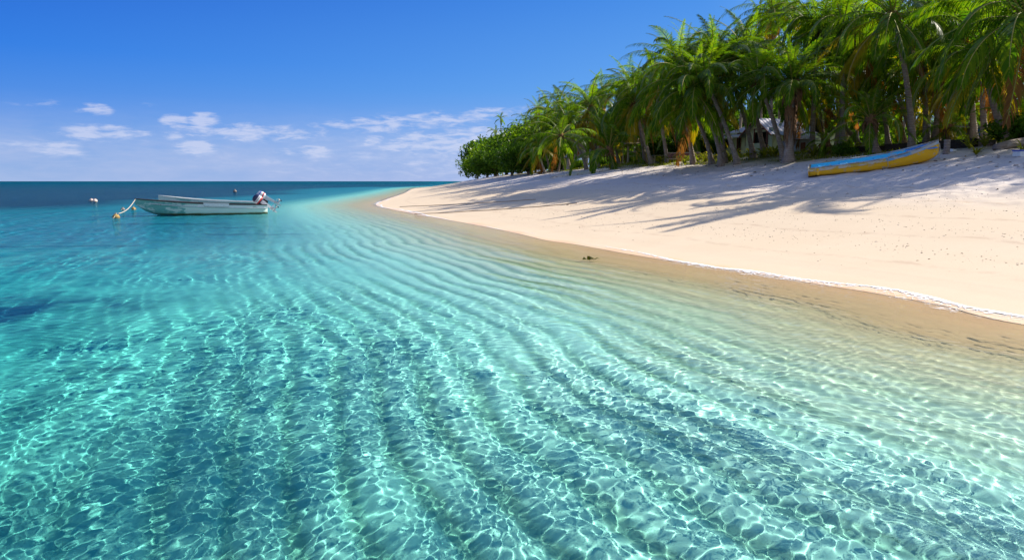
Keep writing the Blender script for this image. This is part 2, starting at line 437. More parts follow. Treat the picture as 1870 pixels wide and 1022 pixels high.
class MB:
    """collects quads and triangles with a material slot each"""
    def __init__(s): s.v = []; s.f = []; s.m = []
    def add(s, V, Fc, m=0):
        o = len(s.v); s.v.extend([tuple(p) for p in V]); s.f.extend([tuple(i+o for i in q) for q in Fc]); s.m.extend([m]*len(Fc))
    def box(s, c, size, M=None, m=0, taper=1.0):
        x, y, z = [q/2 for q in size]
        V = [Vector((sx*x*(taper if sz > 0 else 1), sy*y*(taper if sz > 0 else 1), sz*z)) for sz in (-1,1) for sx, sy in ((-1,-1),(1,-1),(1,1),(-1,1))]
        if M is not None: V = [M @ p for p in V]
        V = [p + Vector(c) for p in V]
        s.add(V, [(3,2,1,0),(4,5,6,7),(0,1,5,4),(1,2,6,5),(2,3,7,6),(3,0,4,7)], m)
    def tube(s, pts, radii, n=8, m=0, cap=True):
        pts = [Vector(p) for p in pts]; V = []; Fc = []
        if not hasattr(radii, '__len__'): radii = [radii]*len(pts)
        ref = None
        for i, p in enumerate(pts):
            t = (pts[min(i+1, len(pts)-1)] - pts[max(i-1, 0)]).normalized()
            if ref is None:
                ref = t.orthogonal().normalized()
            a = (ref - t*ref.dot(t)).normalized(); ref = a
            b = t.cross(a)
            for k in range(n):
                th = 2*math.pi*k/n
                V.append(p + (a*math.cos(th) + b*math.sin(th))*radii[i])
        for i in range(len(pts)-1):
            for k in range(n):
                k2 = (k+1) % n
                Fc.append((i*n+k, i*n+k2, (i+1)*n+k2, (i+1)*n+k))
        if cap:
            Fc.append(tuple(range(n))[::-1]); Fc.append(tuple((len(pts)-1)*n+k for k in range(n)))
        s.add(V, Fc, m)
    def mesh(s, name, mats, smooth=False):
        me = bpy.data.meshes.new(name); me.from_pydata(s.v, [], s.f); me.update()
        for m in (mats if isinstance(mats, (list, tuple)) else [mats]): me.materials.append(m)
        me.polygons.foreach_set('material_index', s.m)
        me.polygons.foreach_set('use_smooth', [smooth]*len(s.f))
        return me
    def obj(s, name, mats, parent=None, smooth=False, bevel=0.0, **kw):
        o = linked(name, s.mesh(name, mats, smooth), parent, **kw)
        if bevel:
            b = o.modifiers.new('bevel', 'BEVEL'); b.width = bevel; b.segments = 2; b.limit_method = 'ANGLE'
        return o
# ---------------------------------------------------------------- plant materials
def leaf_material(name, c1, c2, c3, trans=.55, gloss=.06, tr_tint=(1.6,1.62,.28)):
    m, t = new_mat(name)
    oi = t.add('ShaderNodeObjectInfo'); geo = t.add('ShaderNodeNewGeometry')
    r = oi.outputs['Random']
    n = t.noise(geo.outputs['Position'], 1.3, 3)
    isl = geo.outputs['Random Per Island']
    a = t.mix(r, c1, c2)
    a = t.mix(t.math('MULTIPLY', t.ramp(t.math('ADD', t.math('MULTIPLY', n, .6), t.math('MULTIPLY', isl, .4)), [(.42,0),(.7,1)]), .7), a, c3)
    d = t.add('ShaderNodeBsdfDiffuse'); t.link(t.mix(1.0, a, (.85,.85,.85), 'MULTIPLY'), d.inputs[0])
    tl = t.add('ShaderNodeBsdfTranslucent')
    t.link(t.mix(1.0, a, tr_tint, 'MULTIPLY'), tl.inputs[0])
    mx = t.add('ShaderNodeMixShader'); mx.inputs[0].default_value = trans
    t.link(d.outputs[0], mx.inputs[1]); t.link(tl.outputs[0], mx.inputs[2])
    g = t.add('ShaderNodeBsdfAnisotropic'); g.inputs['Roughness'].default_value = .5
    lw = t.add('ShaderNodeFresnel'); lw.inputs[0].default_value = 1.4
    m2 = t.add('ShaderNodeMixShader'); t.link(t.math('MULTIPLY', lw.outputs[0], gloss), m2.inputs[0])
    t.link(mx.outputs[0], m2.inputs[1]); t.link(g.outputs[0], m2.inputs[2])
    t.link(m2.outputs[0], t.out.inputs[0])
    return m
M_FROND = leaf_material('palm_leaf', (.036,.105,.010), (.092,.185,.012), (.19,.26,.015))
M_OLD = leaf_material('palm_leaf_old', (.26,.24,.02), (.36,.26,.02), (.26,.18,.02))
M_DEAD = leaf_material('palm_leaf_dead', (.24,.14,.05), (.40,.18,.03), (.16,.09,.04), tr_tint=(1.3,.95,.4))
M_LEAF = leaf_material('broad_leaf', (.075,.17,.015), (.12,.21,.02), (.18,.26,.02), trans=.45)
M_DARKLEAF = leaf_material('dark_broad_leaf', (.045,.11,.012), (.07,.15,.015), (.12,.19,.02), trans=.4)
M_YPLANT = leaf_material('strap_leaf', (.20,.22,.02), (.30,.28,.03), (.12,.18,.02), trans=.45)
def rib_material():
    m, t = new_mat('palm_rib')
    b = t.add('ShaderNodeBsdfPrincipled'); oi = t.add('ShaderNodeObjectInfo')
    t.link(t.mix(oi.outputs['Random'], (.26,.26,.06), (.36,.27,.09)), b.inputs['Base Color']); b.inputs['Roughness'].default_value = .75; b.inputs['Specular IOR Level'].default_value = .15
    t.link(b.outputs[0], t.out.inputs[0]); return m
M_RIB = rib_material()
def trunk_material(name, c1, c2, ring=True):
    m, t = new_mat(name)
    tc = t.add('ShaderNodeTexCoord'); ob = tc.outputs['Object']; oi = t.add('ShaderNodeObjectInfo')
    n = t.noise(t.mapping(ob, scale=(6,6,1.2)), 1.5, 6, .65)
    wv = t.add('ShaderNodeTexWave', wave_type='BANDS', bands_direction='Z'); wv.inputs['Scale'].default_value = 2.6; wv.inputs['Distortion'].default_value = 2.5; wv.inputs['Detail'].default_value = 3
    t.link(ob, wv.inputs[0])
    c = t.mix(n, c1, c2)
    c = t.mix(t.math('MULTIPLY', t.ramp(wv.outputs[1], [(0,1),(.3,0)]), (.3 if ring else .1)), c, (.09,.065,.05))
    c = t.mix(t.math('MULTIPLY', t.ramp(t.noise(ob, 3, 4), [(.55,0),(.65,1)]), .5), c, (.42,.38,.34))
    c = t.mix(t.math('MULTIPLY', oi.outputs['Random'], .35), c, (.22,.12,.08))
    b = t.add('ShaderNodeBsdfPrincipled'); b.inputs['Roughness'].default_value = .9; b.inputs['Specular IOR Level'].default_value = .2
    t.link(c, b.inputs['Base Color'])
    t.link(t.bump(t.math('ADD', wv.outputs[1], t.math('MULTIPLY', n, .8)), .6, .03), b.inputs['Normal'])
    t.link(b.outputs[0], t.out.inputs[0]); return m
M_TRUNK = trunk_material('palm_bark', (.19,.155,.13), (.33,.28,.24))
M_BARK = trunk_material('tree_bark', (.12,.09,.07), (.22,.18,.15), False)
def simple_mat(name, c1, c2, scale=8, rough=.8, bump=.2, spec=.3, stretch=(1,1,1), rnd=0.0, metal=0.0):
    m, t = new_mat(name)
    tc = t.add('ShaderNodeTexCoord')
    n = t.noise(t.mapping(tc.outputs['Object'], scale=stretch), scale, 5, .65)
    c = t.mix(t.ramp(n, [(.35,0),(.65,1)]), c1, c2)
    if rnd:
        oi = t.add('ShaderNodeObjectInfo'); c = t.mix(t.math('MULTIPLY', oi.outputs['Random'], rnd), c, (.1,.08,.06))
    b = t.add('ShaderNodeBsdfPrincipled'); b.inputs['Roughness'].default_value = rough; b.inputs['Specular IOR Level'].default_value = spec
    b.inputs['Metallic'].default_value = metal
    t.link(c, b.inputs['Base Color'])
    if bump: t.link(t.bump(n, bump, .02), b.inputs['Normal'])
    t.link(b.outputs[0], t.out.inputs[0]); return m
M_FIBRE = simple_mat('palm_fibre', (.10,.055,.03), (.26,.15,.08), 10, .95, .6, .1, (4,4,.6))
M_COCO = simple_mat('coconut_husk', (.20,.14,.04), (.30,.22,.06), 4, .6, .1)
# ---------------------------------------------------------------- palm fronds
def frond_arrays(L, inc, bend, seed, n=42, wid=.058, lmax=.80, hang=.45, ragged=.0):
    r = np.random.RandomState(seed)
    NS = 40
    t = np.linspace(0, 1, NS+1)
    phi = inc - bend*t**1.35
    side = .22*(r.rand()-.5)*t**2                         # slight sideways sweep
    dx = np.cos(phi)*L/NS; dz = np.sin(phi)*L/NS
    px = np.concatenate([[0], np.cumsum(dx[:-1])]); pz = np.concatenate([[0], np.cumsum(dz[:-1])])
    py = side*L
    C = np.stack([px, py, pz], 1)
    T = np.gradient(C, axis=0); T /= np.linalg.norm(T, axis=1)[:, None]
    twist = (r.rand()-.5)*1.1*t
    V = []; Fc = []; Mt = []
    # rib: a tapering three-sided rod
    for i in range(0, NS+1, 2):
        w = .034*(1-t[i])**.8*(1 + 1.6*math.exp(-t[i]*14)) + .005
        Tn = T[i]; S = np.array([0,1.,0]); S -= Tn*S.dot(Tn); S /= np.linalg.norm(S); U = np.cross(Tn, S)
        V += [C[i]+S*w, C[i]-S*w, C[i]-U*w*.9*np.sign(-U[2] if abs(U[2])>.01 else 1)]
    m = NS//2
    for i in range(m):
        a = i*3; b = a+3
        for k in range(3):
            k2 = (k+1) % 3
            Fc.append((a+k, a+k2, b+k2, b+k)); Mt.append(1)
    for sgn in (-1, 1):
        for j in range(n):
            s = .10 + .90*(j + .3*r.rand())/n
            if r.rand() < ragged: continue
            k = min(int(s*NS), NS-1); f = s*NS-k
            o = C[k]*(1-f) + C[k+1]*f; Tn = T[k]
            S = np.array([0,1.,0]); S -= Tn*S.dot(Tn); S /= np.linalg.norm(S); U = np.cross(Tn, S)
            if U[2] < 0 and abs(Tn[2]) < .9: U = -U
            a = twist[k]; S, U = S*math.cos(a)+U*math.sin(a), U*math.cos(a)-S*math.sin(a)
            prof = min(1, .35 + (s-.1)*3.2)*(1 - .72*max(0, s-.45)**1.1/.55**1.1)
            l = lmax*prof*(.88+.24*r.rand())
            fw = .45 + .55*s
            d0 = Tn*fw + sgn*S*(.95-.35*s) + U*(.18-.1*r.rand())
            d0 /= np.linalg.norm(d0)
            wv = Tn - d0*Tn.dot(d0); wv /= np.linalg.norm(wv)
            h = hang*(.75+.5*r.rand())
            st = (0, .3, .62, 1.0); ww = (.7, 1.0, .8, .06)
            i0 = len(V)
            for q, wq in zip(st, ww):
                p = o + d0*(q*l*(1-.25*h*q)) + np.array([0,0,-1.])*h*l*q*q*.85
                V += [p - wv*wid*wq*.5, p + wv*wid*wq*.5]
            for q in range(3):
                Fc.append((i0+2*q, i0+2*q+1, i0+2*q+3, i0+2*q+2)); Mt.append(0)
    return np.array(V), np.array(Fc), np.array(Mt)
def frond_mesh(name, arr, mats):
    V, Fc, Mt = arr
    me = bpy.data.meshes.new(name); me.from_pydata(V.tolist(), [], Fc.tolist()); me.update()
    for m in mats: me.materials.append(m)
    me.polygons.foreach_set('material_index', Mt.astype(np.int32))
    return me
FR = {'young': [], 'mid': [], 'old': [], 'dead': []}
A_FR = {'young': [], 'mid': [], 'old': [], 'dead': []}
for i in range(4):
    a = (1.0, rad(82 - 9*i), rad(52 + 12*i), 10+i); A_FR['young'].append(a)
for i in range(7):
    a = (1.0, rad(52 - 7*i), rad(80 + 6*i), 30+i); A_FR['mid'].append(a)
for i in range(5):
    a = (1.0, rad(2 - 10*i), rad(72 - 8*i), 50+i); A_FR['old'].append(a)
for i in range(2):
    a = (1.0, rad(-48 - 16*i), rad(32 - 10*i), 70+i); A_FR['dead'].append(a)
BASE_L = 4.2
for kind, lst in A_FR.items():
    for (_, inc, bend, seed) in lst:
        arr = frond_arrays(BASE_L, inc, bend, seed, hang=.38 if kind == 'young' else .72 if kind == 'mid' else .95, ragged={'young':0,'mid':.04,'old':.12,'dead':.25}[kind])
        FR[kind].append(frond_mesh('frond', arr, [M_DEAD if kind == 'dead' else M_FROND, M_RIB]))
FR['oldy'] = []
for me in FR['old']:
    c = me.copy(); c.materials[0] = M_OLD; FR['oldy'].append(c)
LOW = {}
for kind, lst in A_FR.items():
    LOW[kind] = [frond_arrays(BASE_L, inc, bend, seed+100, n=25, wid=.075, hang=.4 if kind == 'young' else .8) for (_, inc, bend, seed) in lst]
COCO = MB()
def lump(mb, c, r, sc3=(1,1,1), n=8, m=0, jit=0.0, rr=None):
    V = []; Fc = []
    for i in range(1, 6):
        th = math.pi*i/6
        for k in range(n):
            p = 2*math.pi*k/n
            q = 1 + (jit*(rr.random()-.5) if rr else 0)
            V.append(Vector((c[0]+r*sc3[0]*math.sin(th)*math.cos(p)*q, c[1]+r*sc3[1]*math.sin(th)*math.sin(p)*q, c[2]+r*sc3[2]*math.cos(th)*q)))
    V += [Vector((c[0],c[1],c[2]+r*sc3[2])), Vector((c[0],c[1],c[2]-r*sc3[2]))]
    for i in range(4):
        for k in range(n):
            k2 = (k+1) % n
            Fc.append((i*n+k, (i+1)*n+k, (i+1)*n+k2, i*n+k2))
    T = len(V)-2
    for k in range(n):
        k2 = (k+1) % n
        Fc.append((T, k, k2)); Fc.append((T+1, 4*n+k2, 4*n+k))
    mb.add(V, Fc, m)
lump(COCO, (0,0,0), .13, (1,1,1.25))
ME_COCO = COCO.mesh('coconut', M_COCO, True)
def trunk_mesh(p1, r0, r1, sag, seed):
    """from the origin to p1, curving; flared foot"""
    r = random.Random(seed)
    p1 = Vector(p1); mb = MB()
    c = p1*.5 + Vector((sag[0], sag[1], sag[2] if len(sag) > 2 else 0))
    P_, R_ = [], []
    n = 22
    for i in range(n+1):
        t = i/n
        p = c*(2*t*(1-t)) + p1*(t*t)
        P_.append(p + Vector((r.uniform(-.012,.012), r.uniform(-.012,.012), -.25 if i == 0 else 0)))
        R_.append((r0 + (r1-r0)*t)*(1 + .85*math.exp(-t*13))*(1 + .05*(i % 2)))
    mb.tube(P_, R_, 10)
    return mb.mesh('trunk', M_TRUNK, True)
def shaft_mesh(r, h=.55, seed=0):
    rr = random.Random(seed); mb = MB()
    mb.tube([(0,0,-.25),(0,0,0),(0,0,.2),(0,0,h)], [r*1.05, r*1.9, r*1.7, r*.5], 10)
    for k in range(14):
        a = rr.random()*6.28; l = rr.uniform(.25,.6)
        d = Vector((math.cos(a), math.sin(a), 0))
        mb.tube([d*r*1.4+Vector((0,0,.05)), d*(r*2.4)+Vector((0,0,-.15)), d*(r*2.2)+Vector((0,0,-.15-l))], [.05,.035,.01], 4)
    return mb.mesh('crown_shaft', M_FIBRE, True)
ME_SHAFT = [shaft_mesh(.13, seed=i) for i in range(3)]
def put_fronds(parent, c, seed, nf=24, L=4.2, tilt=(0,0), yellow=.15, dead=1, spread=1.0, youth=0.0, keep=1.0):
    r = random.Random(seed)
    s = L/BASE_L
    az = r.random()*6.28
    for i in range(nf):
        t = (i + .5)/nf*keep
        az += 2.39996 + r.uniform(-.2,.2)
        if i >= nf-dead: kind = 'dead'
        elif t < .20 + youth: kind = 'young'
        elif t < .70 + youth*.8: kind = 'mid'
        else: kind = 'oldy' if r.random() < yellow*2 else 'old'
        lst = FR[kind]
        if kind == 'young': k = min(int(t/(.20+youth)*len(lst)), len(lst)-1)
        elif kind == 'mid': k = min(int((t-.2-youth)/(.5-.2*youth+.001)*len(lst)), len(lst)-1)
        else: k = r.randrange(len(lst))
        k = max(0, min(len(lst)-1, k + r.choice((-1,0,0,1))))
        q = s*r.uniform(.86,1.12)*(.8 if kind == 'young' and t < .08 else .88 if kind in ('old','oldy','dead') else 1)
        o = linked('frond', lst[k], parent, c, (tilt[0]+r.uniform(-.12,.12), tilt[1]+r.uniform(-.12,.12), az), (q,q,q*r.uniform(.95,1.05)))
        o.rotation_mode = 'XYZ'
def palm(u, v, cu, cv, label, L=4.2, nf=30, dY=0.0, sag=(0,0), yellow=.15, dead=1, r0=.15, coco=0, skirt=0, youth=0.0, keep=1.0, Y=None, group='coconut palms along the front of the grove', seed=None):
    seed = seed if seed is not None else int(u*7+v)
    b = on_land(u, v) if Y is None else base_at(u, Y)
    top = at_y(cu, cv, b.y + dY)
    root = thing('coconut_palm', label, 'palm tree', b, 0, group)
    p = top - b
    linked('trunk', trunk_mesh(p, r0, r0*.62, sag, seed), root)
    linked('crown_shaft', ME_SHAFT[seed % 3], root, p, scale=(r0/.15,)*3)
    put_fronds(root, p, seed, nf, L, tilt=(0,0), yellow=yellow, dead=dead, youth=youth, keep=keep)
    rr = random.Random(seed+5)
    for k in range(coco):
        a = rr.random()*6.28; q = rr.uniform(.22,.36)
        linked('coconut', ME_COCO, root, p + Vector((math.cos(a)*q, math.sin(a)*q, rr.uniform(-.42,-.02))), (rr.random(),rr.random(),0))
    if skirt:
        mb = MB()
        for k in range(skirt):
            a = rr.random()*6.28; d = Vector((math.cos(a), math.sin(a), 0)); z0 = p.z - rr.uniform(0, p.z*.55)
            t0 = z0/max(p.z,.1); o = Vector((p.x*t0, p.y*t0, z0)); l = rr.uniform(.6, 1.3)
            sd_ = d.cross(Vector((0,0,1)))*.07
            V = [o+d*.16-sd_, o+d*.16+sd_, o+d*.34-sd_*.8+Vector((0,0,-l*.5)), o+d*.34+sd_*.8+Vector((0,0,-l*.5)), o+d*.27-sd_*.2+Vector((0,0,-l)), o+d*.27+sd_*.2+Vector((0,0,-l))]
            mb.add(V, [(0,1,3,2),(2,3,5,4)])
        mb.obj('dead_leaf_skirt', M_FIBRE, root)
    return root
# ---- the palms one can tell apart, left to right along the top of the beach
palm(1004,314, 988,256, 'leftmost leaning coconut palm beside the dark green broadleaf trees', L=4.6, nf=31, sag=(.3,0))
palm(1031,310, 1014,222, 'slim coconut palm left of a pair of leaning trunks, drooping crown', L=4.8, nf=31, sag=(.4,0))
palm(1041,310, 1042,214, 'straight-standing coconut palm in the pair near the left end of the grove', L=4.5, sag=(-.7,0))
palm(1071,309, 1036,240, 'coconut palm with thin leaning trunk just behind the bow-shaped trunk', L=4.0, sag=(.5,0), nf=24)
palm(1082,313, 1024,250, 'coconut palm with strongly curved bow-shaped trunk leaning to the sea', L=4.0, sag=(1.6,0,.8), nf=20)
palm(1092,305, 1079,197, 'tall coconut palm with big yellow-green crown and brown heart near the left end', L=5.2, nf=36, yellow=.4, dead=4, coco=6, Y=68)
palm(1122,309, 1113,277, 'short young palm with upright fronds standing out on the sand edge', L=4.4, nf=20, youth=.25, dead=1, r0=.2)
palm(1131,306, 1116,236, 'coconut palm leaning just behind the short upright young palm', L=3.8, nf=24, yellow=.5, Y=69)
palm(1178,303, 1160,165, 'tall coconut palm whose high crown stands against the sky at the notch', L=3.9, nf=29, Y=58, yellow=.2)
palm(1190,291, 1158,190, 'coconut palm with pale lit trunk in front of the post shelter', L=4.3, nf=29, Y=55, yellow=.4)
palm(1219,291, 1198,165, 'coconut palm with dark trunk at the left end of the wooden bench', L=4.4, nf=29, Y=54)
palm(1266,299, 1237,122, 'tall coconut palm with straight thin trunk in front of the wooden bench', L=4.1, nf=34, Y=48, yellow=.3, coco=5)
palm(1300,300, 1262,196, 'coconut palm with leaning trunk, left of the two dark leaning trunks by the bench', L=4.0, nf=29, sag=(.4,0))
palm(1317,304, 1274,172, 'coconut palm with wide dark drooping crown over the wooden bench', L=4.7, nf=36, sag=(.55,0), yellow=.05, keep=0.80, dead=0)
palm(1324,298, 1302,118, 'coconut palm with nearly upright trunk at the left corner of the tin-roofed house', L=4.2, nf=29, keep=0.82, dead=0)
palm(1347,300, 1289,150, 'coconut palm with long diagonal trunk crossing the left end of the house', L=3.9, nf=26, sag=(.3,0), keep=0.82, dead=0)
palm(1377,289, 1328,125, 'coconut palm with reddish leaning trunk before the middle of the house', L=4.2, nf=29, sag=(.3,0), yellow=.2, keep=0.82, dead=0)
palm(1396,284, 1362,110, 'coconut palm with dark grey trunk between the house window and the reddish trunk', L=4.2, nf=29, yellow=.2, keep=0.82, dead=0)
palm(1432,293, 1384,150, 'coconut palm with grey trunk leaning left beside the shaggy brown trunk', L=3.6, nf=26, sag=(.3,0), keep=0.82, dead=0)
palm(1440,296, 1447,160, 'stout coconut palm with shaggy brown trunk and bright upright fronds before the house', L=3.55, nf=49, r0=.24, skirt=110, dead=0, youth=.12, seed=3, keep=0.82)
palm(1572,279, 1462,172, 'coconut palm with trunk lying over steeply to the left behind the yellow boat', L=3.6, nf=24, Y=46, sag=(.5,0,.4))
palm(1601,280, 1590,221, 'low young palm with short trunk and arching dark fronds behind the yellow boat', L=3.0, nf=20, youth=.15, dead=0, r0=.17, yellow=0)
palm(1666,273, 1630,32, 'tall coconut palm rising straight behind the bow of the yellow boat', L=4.3, nf=40, sag=(.45,0), yellow=.1, coco=6)
palm(1692,266, 1688,95, 'coconut palm with thick upright trunk just right of the yellow boat bow', L=4.0, nf=34, yellow=.15)
palm(1707,266, 1716,150, 'shorter coconut palm with brown trunk, close behind the thick upright trunk', L=3.2, nf=20, yellow=.5, dead=3)
palm(1779,261, 1752,40, 'tall coconut palm with coconuts and a hanging orange dead frond', L=4.6, nf=41, coco=12, dead=4, yellow=.3, sag=(.3,0))
palm(1799,262, 1790,105, 'coconut palm with slim lit trunk right of the orange dead frond', L=3.6, nf=24, yellow=.5, dead=2)
palm(1845,264, 1800,100, 'coconut palm with bent foot and trunk leaning left near the grey log', L=3.8, nf=29, sag=(-.5,0), yellow=.25)
palm(1925,266, 1872,38, 'coconut palm at the right edge with long fronds sweeping into the picture', L=4.8, nf=41, sag=(.3,0), yellow=.2)
palm(1890,258, 1878,236, 'low young palm at the right edge with fronds near the ground', L=2.6, nf=17, youth=.1, dead=0)
palm(1735,262, 1733,236, 'low young palm with bright fronds behind the dark timber', L=2.3, nf=17, youth=.1, dead=0, Y=38)
palm(1515,282, 1508,262, 'small palm seedling with dark fronds between the house and the yellow boat', L=2.0, nf=13, dead=0, yellow=0)
palm(1535,282, 1540,50, 'tall coconut palm behind the stern of the yellow boat, crown cut by the picture top', L=4.4, nf=36, Y=42, yellow=.15)
palm(1480,285, 1492,55, 'tall coconut palm rising right of the shaggy trunk, above the house gable', L=4.2, nf=34, Y=44, yellow=.2)
palm(1405,285, 1412,25, 'tall coconut palm behind the house roof whose crown reaches the picture top', L=4.6, nf=31, Y=62, yellow=.35)
# ---- joined crowns for the palms deeper in the grove
def crown_mesh(seed, nf=24, LOW=LOW, clean=False):
    r = random.Random(seed); az = 0; Vs = []; Fs = []; Ms = []; off = 0
    for i in range(nf):
        t = (i+.5)/nf; az += 2.39996 + r.uniform(-.2,.2)
        kind = 'young' if t < .2 else 'mid' if t < .68 else 'old' if i < nf-1 else 'dead'
        V, Fc, Mt = r.choice(LOW[kind])
        s = r.uniform(.85,1.15); c_, s_ = math.cos(az)*s, math.sin(az)*s
        V = V @ np.array([[c_, s_, 0], [-s_, c_, 0], [0, 0, s]])
        m = Mt.copy()
        if clean and kind == 'dead': continue
        if not clean and kind == 'old' and r.random() < .45: m[m == 0] = 2
        if kind == 'dead': m[m == 0] = 3
        Vs.append(V); Fs.append(Fc+off); Ms.append(m); off += len(V)
    me = bpy.data.meshes.new('crown'); me.from_pydata(np.concatenate(Vs).tolist(), [], np.concatenate(Fs).tolist()); me.update()
    for m in (M_FROND, M_RIB, M_OLD, M_DEAD): me.materials.append(m)
    me.polygons.foreach_set('material_index', np.concatenate(Ms).astype(np.int32))
    return me
FAT = {}
for kind, lst in A_FR.items():
    FAT[kind] = [frond_arrays(BASE_L, inc, bend, seed+200, n=11, wid=.26, hang=.4) for (_, inc, bend, seed) in lst]
LONE_CROWNS = [crown_mesh(s, 17, FAT, True) for s in (7,8)]
CROWNS = [crown_mesh(s) for s in (1,2,3,4)]
SIL = [(950,285),(975,262),(1000,215),(1040,190),(1080,168),(1130,150),(1165,160),(1200,130),(1240,100),(1290,66),(1340,34),(1400,14),(1900,-30)]
def sil(u): return float(np.interp(u, [a for a, _ in SIL], [b for _, b in SIL]))
ZONES = [(1060,'slender coconut palm crowded together behind the left end of the grove'),
         (1180,'coconut palm packed in the grove behind the young palm and the post shelter'),
         (1330,'coconut palm of the inner grove behind the wooden bench'),
         (1470,'coconut palm of the inner grove standing behind the tin-roofed house'),
         (1690,'coconut palm deep in the grove behind the yellow boat'),
         (2100,'coconut palm deep in the grove behind the dark timber and the log')]
rb = random.Random(21)
u = 965.0; k = 0
while u < 1935:
    for row in range(2):
        uu = u + rb.uniform(-12,12) + row*11
        front = float(np.interp(uu, [960,1100,1200,1320,1450,1700,1870], [88,68,56,46,40,36,36]))
        Yb = front + (rb.uniform(5,13) if row == 0 else rb.uniform(18,34))
        cv = sil(uu) + (rb.uniform(50,150) if row == 0 else rb.uniform(-6,60))
        if row == 0 and uu > 1330: cv = rb.uniform(60,190)
        if 1290 < uu < 1500 and Yb < 66: continue
        b = base_at(uu, Yb); lean = rb.uniform(-1.8,.6)
        top = at_y(uu, cv, Yb); hgt = top.z - b.z
        if hgt < 3 or hgt > 17: continue
        z = next(i for i, (lim, _) in enumerate(ZONES) if uu < lim)
        root = thing('coconut_palm', ZONES[z][1], 'palm tree', b, 0, 'palms in zone %s' % ('one two three four five six'.split()[z]) )
        root['group'] = ['palms at the left of the inner grove','palms behind the post shelter','palms behind the wooden bench','palms behind the house','palms behind the yellow boat','palms behind the log'][z]
        p = Vector((lean, rb.uniform(-.5,.5), hgt))
        linked('trunk', trunk_mesh(p, .14, .09, (rb.uniform(-.2,.6), 0), k), root)
        s = rb.uniform(.85,1.08)
        linked('crown', CROWNS[k % 4], root, p, (rb.uniform(-.1,.1), rb.uniform(-.1,.1), rb.random()*6.28), (s,s,s))
        k += 1
    u += 31
for i, (cu, cv, Yb) in enumerate(((944,247,150),(958,238,140),(972,226,128),(985,212,120),(1002,200,112),(1022,190,105))):
    b = base_at(cu+6, Yb); top = at_y(cu, cv, Yb)
    root = thing('coconut_palm', 'coconut palm whose crown overtops the dark broadleaf trees at the left end of the grove', 'palm tree', b, 0, 'palms over the broadleaf trees')
    linked('trunk', trunk_mesh(top-b, .15, .1, (.4,0), 500+i), root)
    linked('crown', CROWNS[i % 4], root, top-b, (0,0,i*1.9), (1.05,)*3)
for (cu, cv, Yb, lb) in ((914,217,262,'taller of two lone palms rising above the broadleaf trees on the point'), (905,240,262,'shorter of two lone palms rising above the broadleaf trees on the point')):
    b = base_at(cu+4, Yb); top = at_y(cu, cv, Yb)
    root = thing('coconut_palm', lb, 'palm tree', b, 0, 'lone palms on the point')
    linked('trunk', trunk_mesh(top-b, .22, .14, (.4,0), int(cu)), root)
    linked('crown', LONE_CROWNS[int(cu) % 2], root, top-b, (0,0,cu), (.85,)*3)
# palms just outside the right edge: they shade the upper beach
for i, (x, y, h) in enumerate(((31,34,8),(34,31,9),(33,27,8.5),(37,30,10),(30,29,7.5),(38,25,9),(36,36,10))):
    root = thing('coconut_palm', 'coconut palm beyond the right edge of the picture, shading the upper beach', 'palm tree', (x, y, ground(x, y)), 0, 'palms beyond the right edge')
    p = Vector((-1.0, .2, h))
    linked('trunk', trunk_mesh(p, .15, .1, (.3,0), 300+i), root); linked('crown', CROWNS[i % 4], root, p, (0,0,i*1.3))
# ---------------------------------------------------------------- broadleaf trees and shrubs
def foliage_mesh(name, seed, lobes, nleaf, size, mat, flat=.75):
    """leaves spread over and inside several lobes; unit height about 1"""
    r = np.random.RandomState(seed)
    Vs = []; Fs = []
    cs = []
    for i in range(lobes):
        a = r.rand()*6.28; q = r.rand()**.6*.42
        cs.append((q*math.cos(a), q*math.sin(a), .30 + .5*r.rand()*(1-q*.9), .17+.15*r.rand()))
    per = nleaf//lobes
    for (cx, cy_, cz, rad_) in cs:
        n = r.randn(per, 3); n /= np.linalg.norm(n, axis=1)[:, None]
        rr_ = rad_*(.55 + .5*r.rand(per)**.6)[:, None]*(1 + .25*np.sin(n[:, :1]*7+n[:, 1:2]*5+seed))
        c = np.array([cx, cy_, cz]) + n*rr_*np.array([1.1,1.1,flat])
        a = r.randn(per, 3)*.7 + n; a /= np.linalg.norm(a, axis=1)[:, None]
        b = np.cross(a, r.randn(per, 3)); b /= np.linalg.norm(b, axis=1)[:, None]
        e = np.cross(a, b)
        s = size*(.6+.8*r.rand(per))[:, None]
        i0 = sum(len(v) for v in Vs)
        V = np.stack([c - b*s, c - e*s*.42, c + b*s, c + e*s*.42], 1).reshape(-1, 3)
        Vs.append(V); Fs.append(i0 + np.arange(per*4).reshape(-1, 4))
    me = bpy.data.meshes.new(name); me.from_pydata(np.concatenate(Vs).tolist(), [], np.concatenate(Fs).tolist()); me.update()
    me.materials.append(mat)
    return me, cs
def limb_mesh(cs, seed, r0=.03):
    rr = random.Random(seed); mb = MB()
    fork = Vector((rr.uniform(-.03,.03), rr.uniform(-.03,.03), .2))
    mb.tube([(0,0,-.05), (0,0,.06), fork], [r0*1.35, r0, r0*.8], 8)
    for (x, y, z, q) in cs:
        e = Vector((x, y, z)); mid = fork.lerp(e, .5) + Vector((rr.uniform(-.03,.03), rr.uniform(-.03,.03), .03))
        mb.tube([fork, mid, e], [r0*.55, r0*.32, r0*.12], 6)
    return mb.mesh('trunk', M_BARK, True)
BT = []
for i in range(4):
    me, cs = foliage_mesh('crown', 40+i, 15, 6500, .034, M_LEAF if i % 2 == 0 else M_DARKLEAF)
    BT.append((me, limb_mesh(cs, i)))
def broad_tree(loc, h, var, label, group, rz=0.0, wide=1.0):
    root = thing('broadleaf_tree', label, 'tree', loc, rz, group)
    for nm, me in (('crown', BT[var][0]), ('trunk', BT[var][1])):
        linked(nm, me, root, scale=(h*wide, h*wide, h))
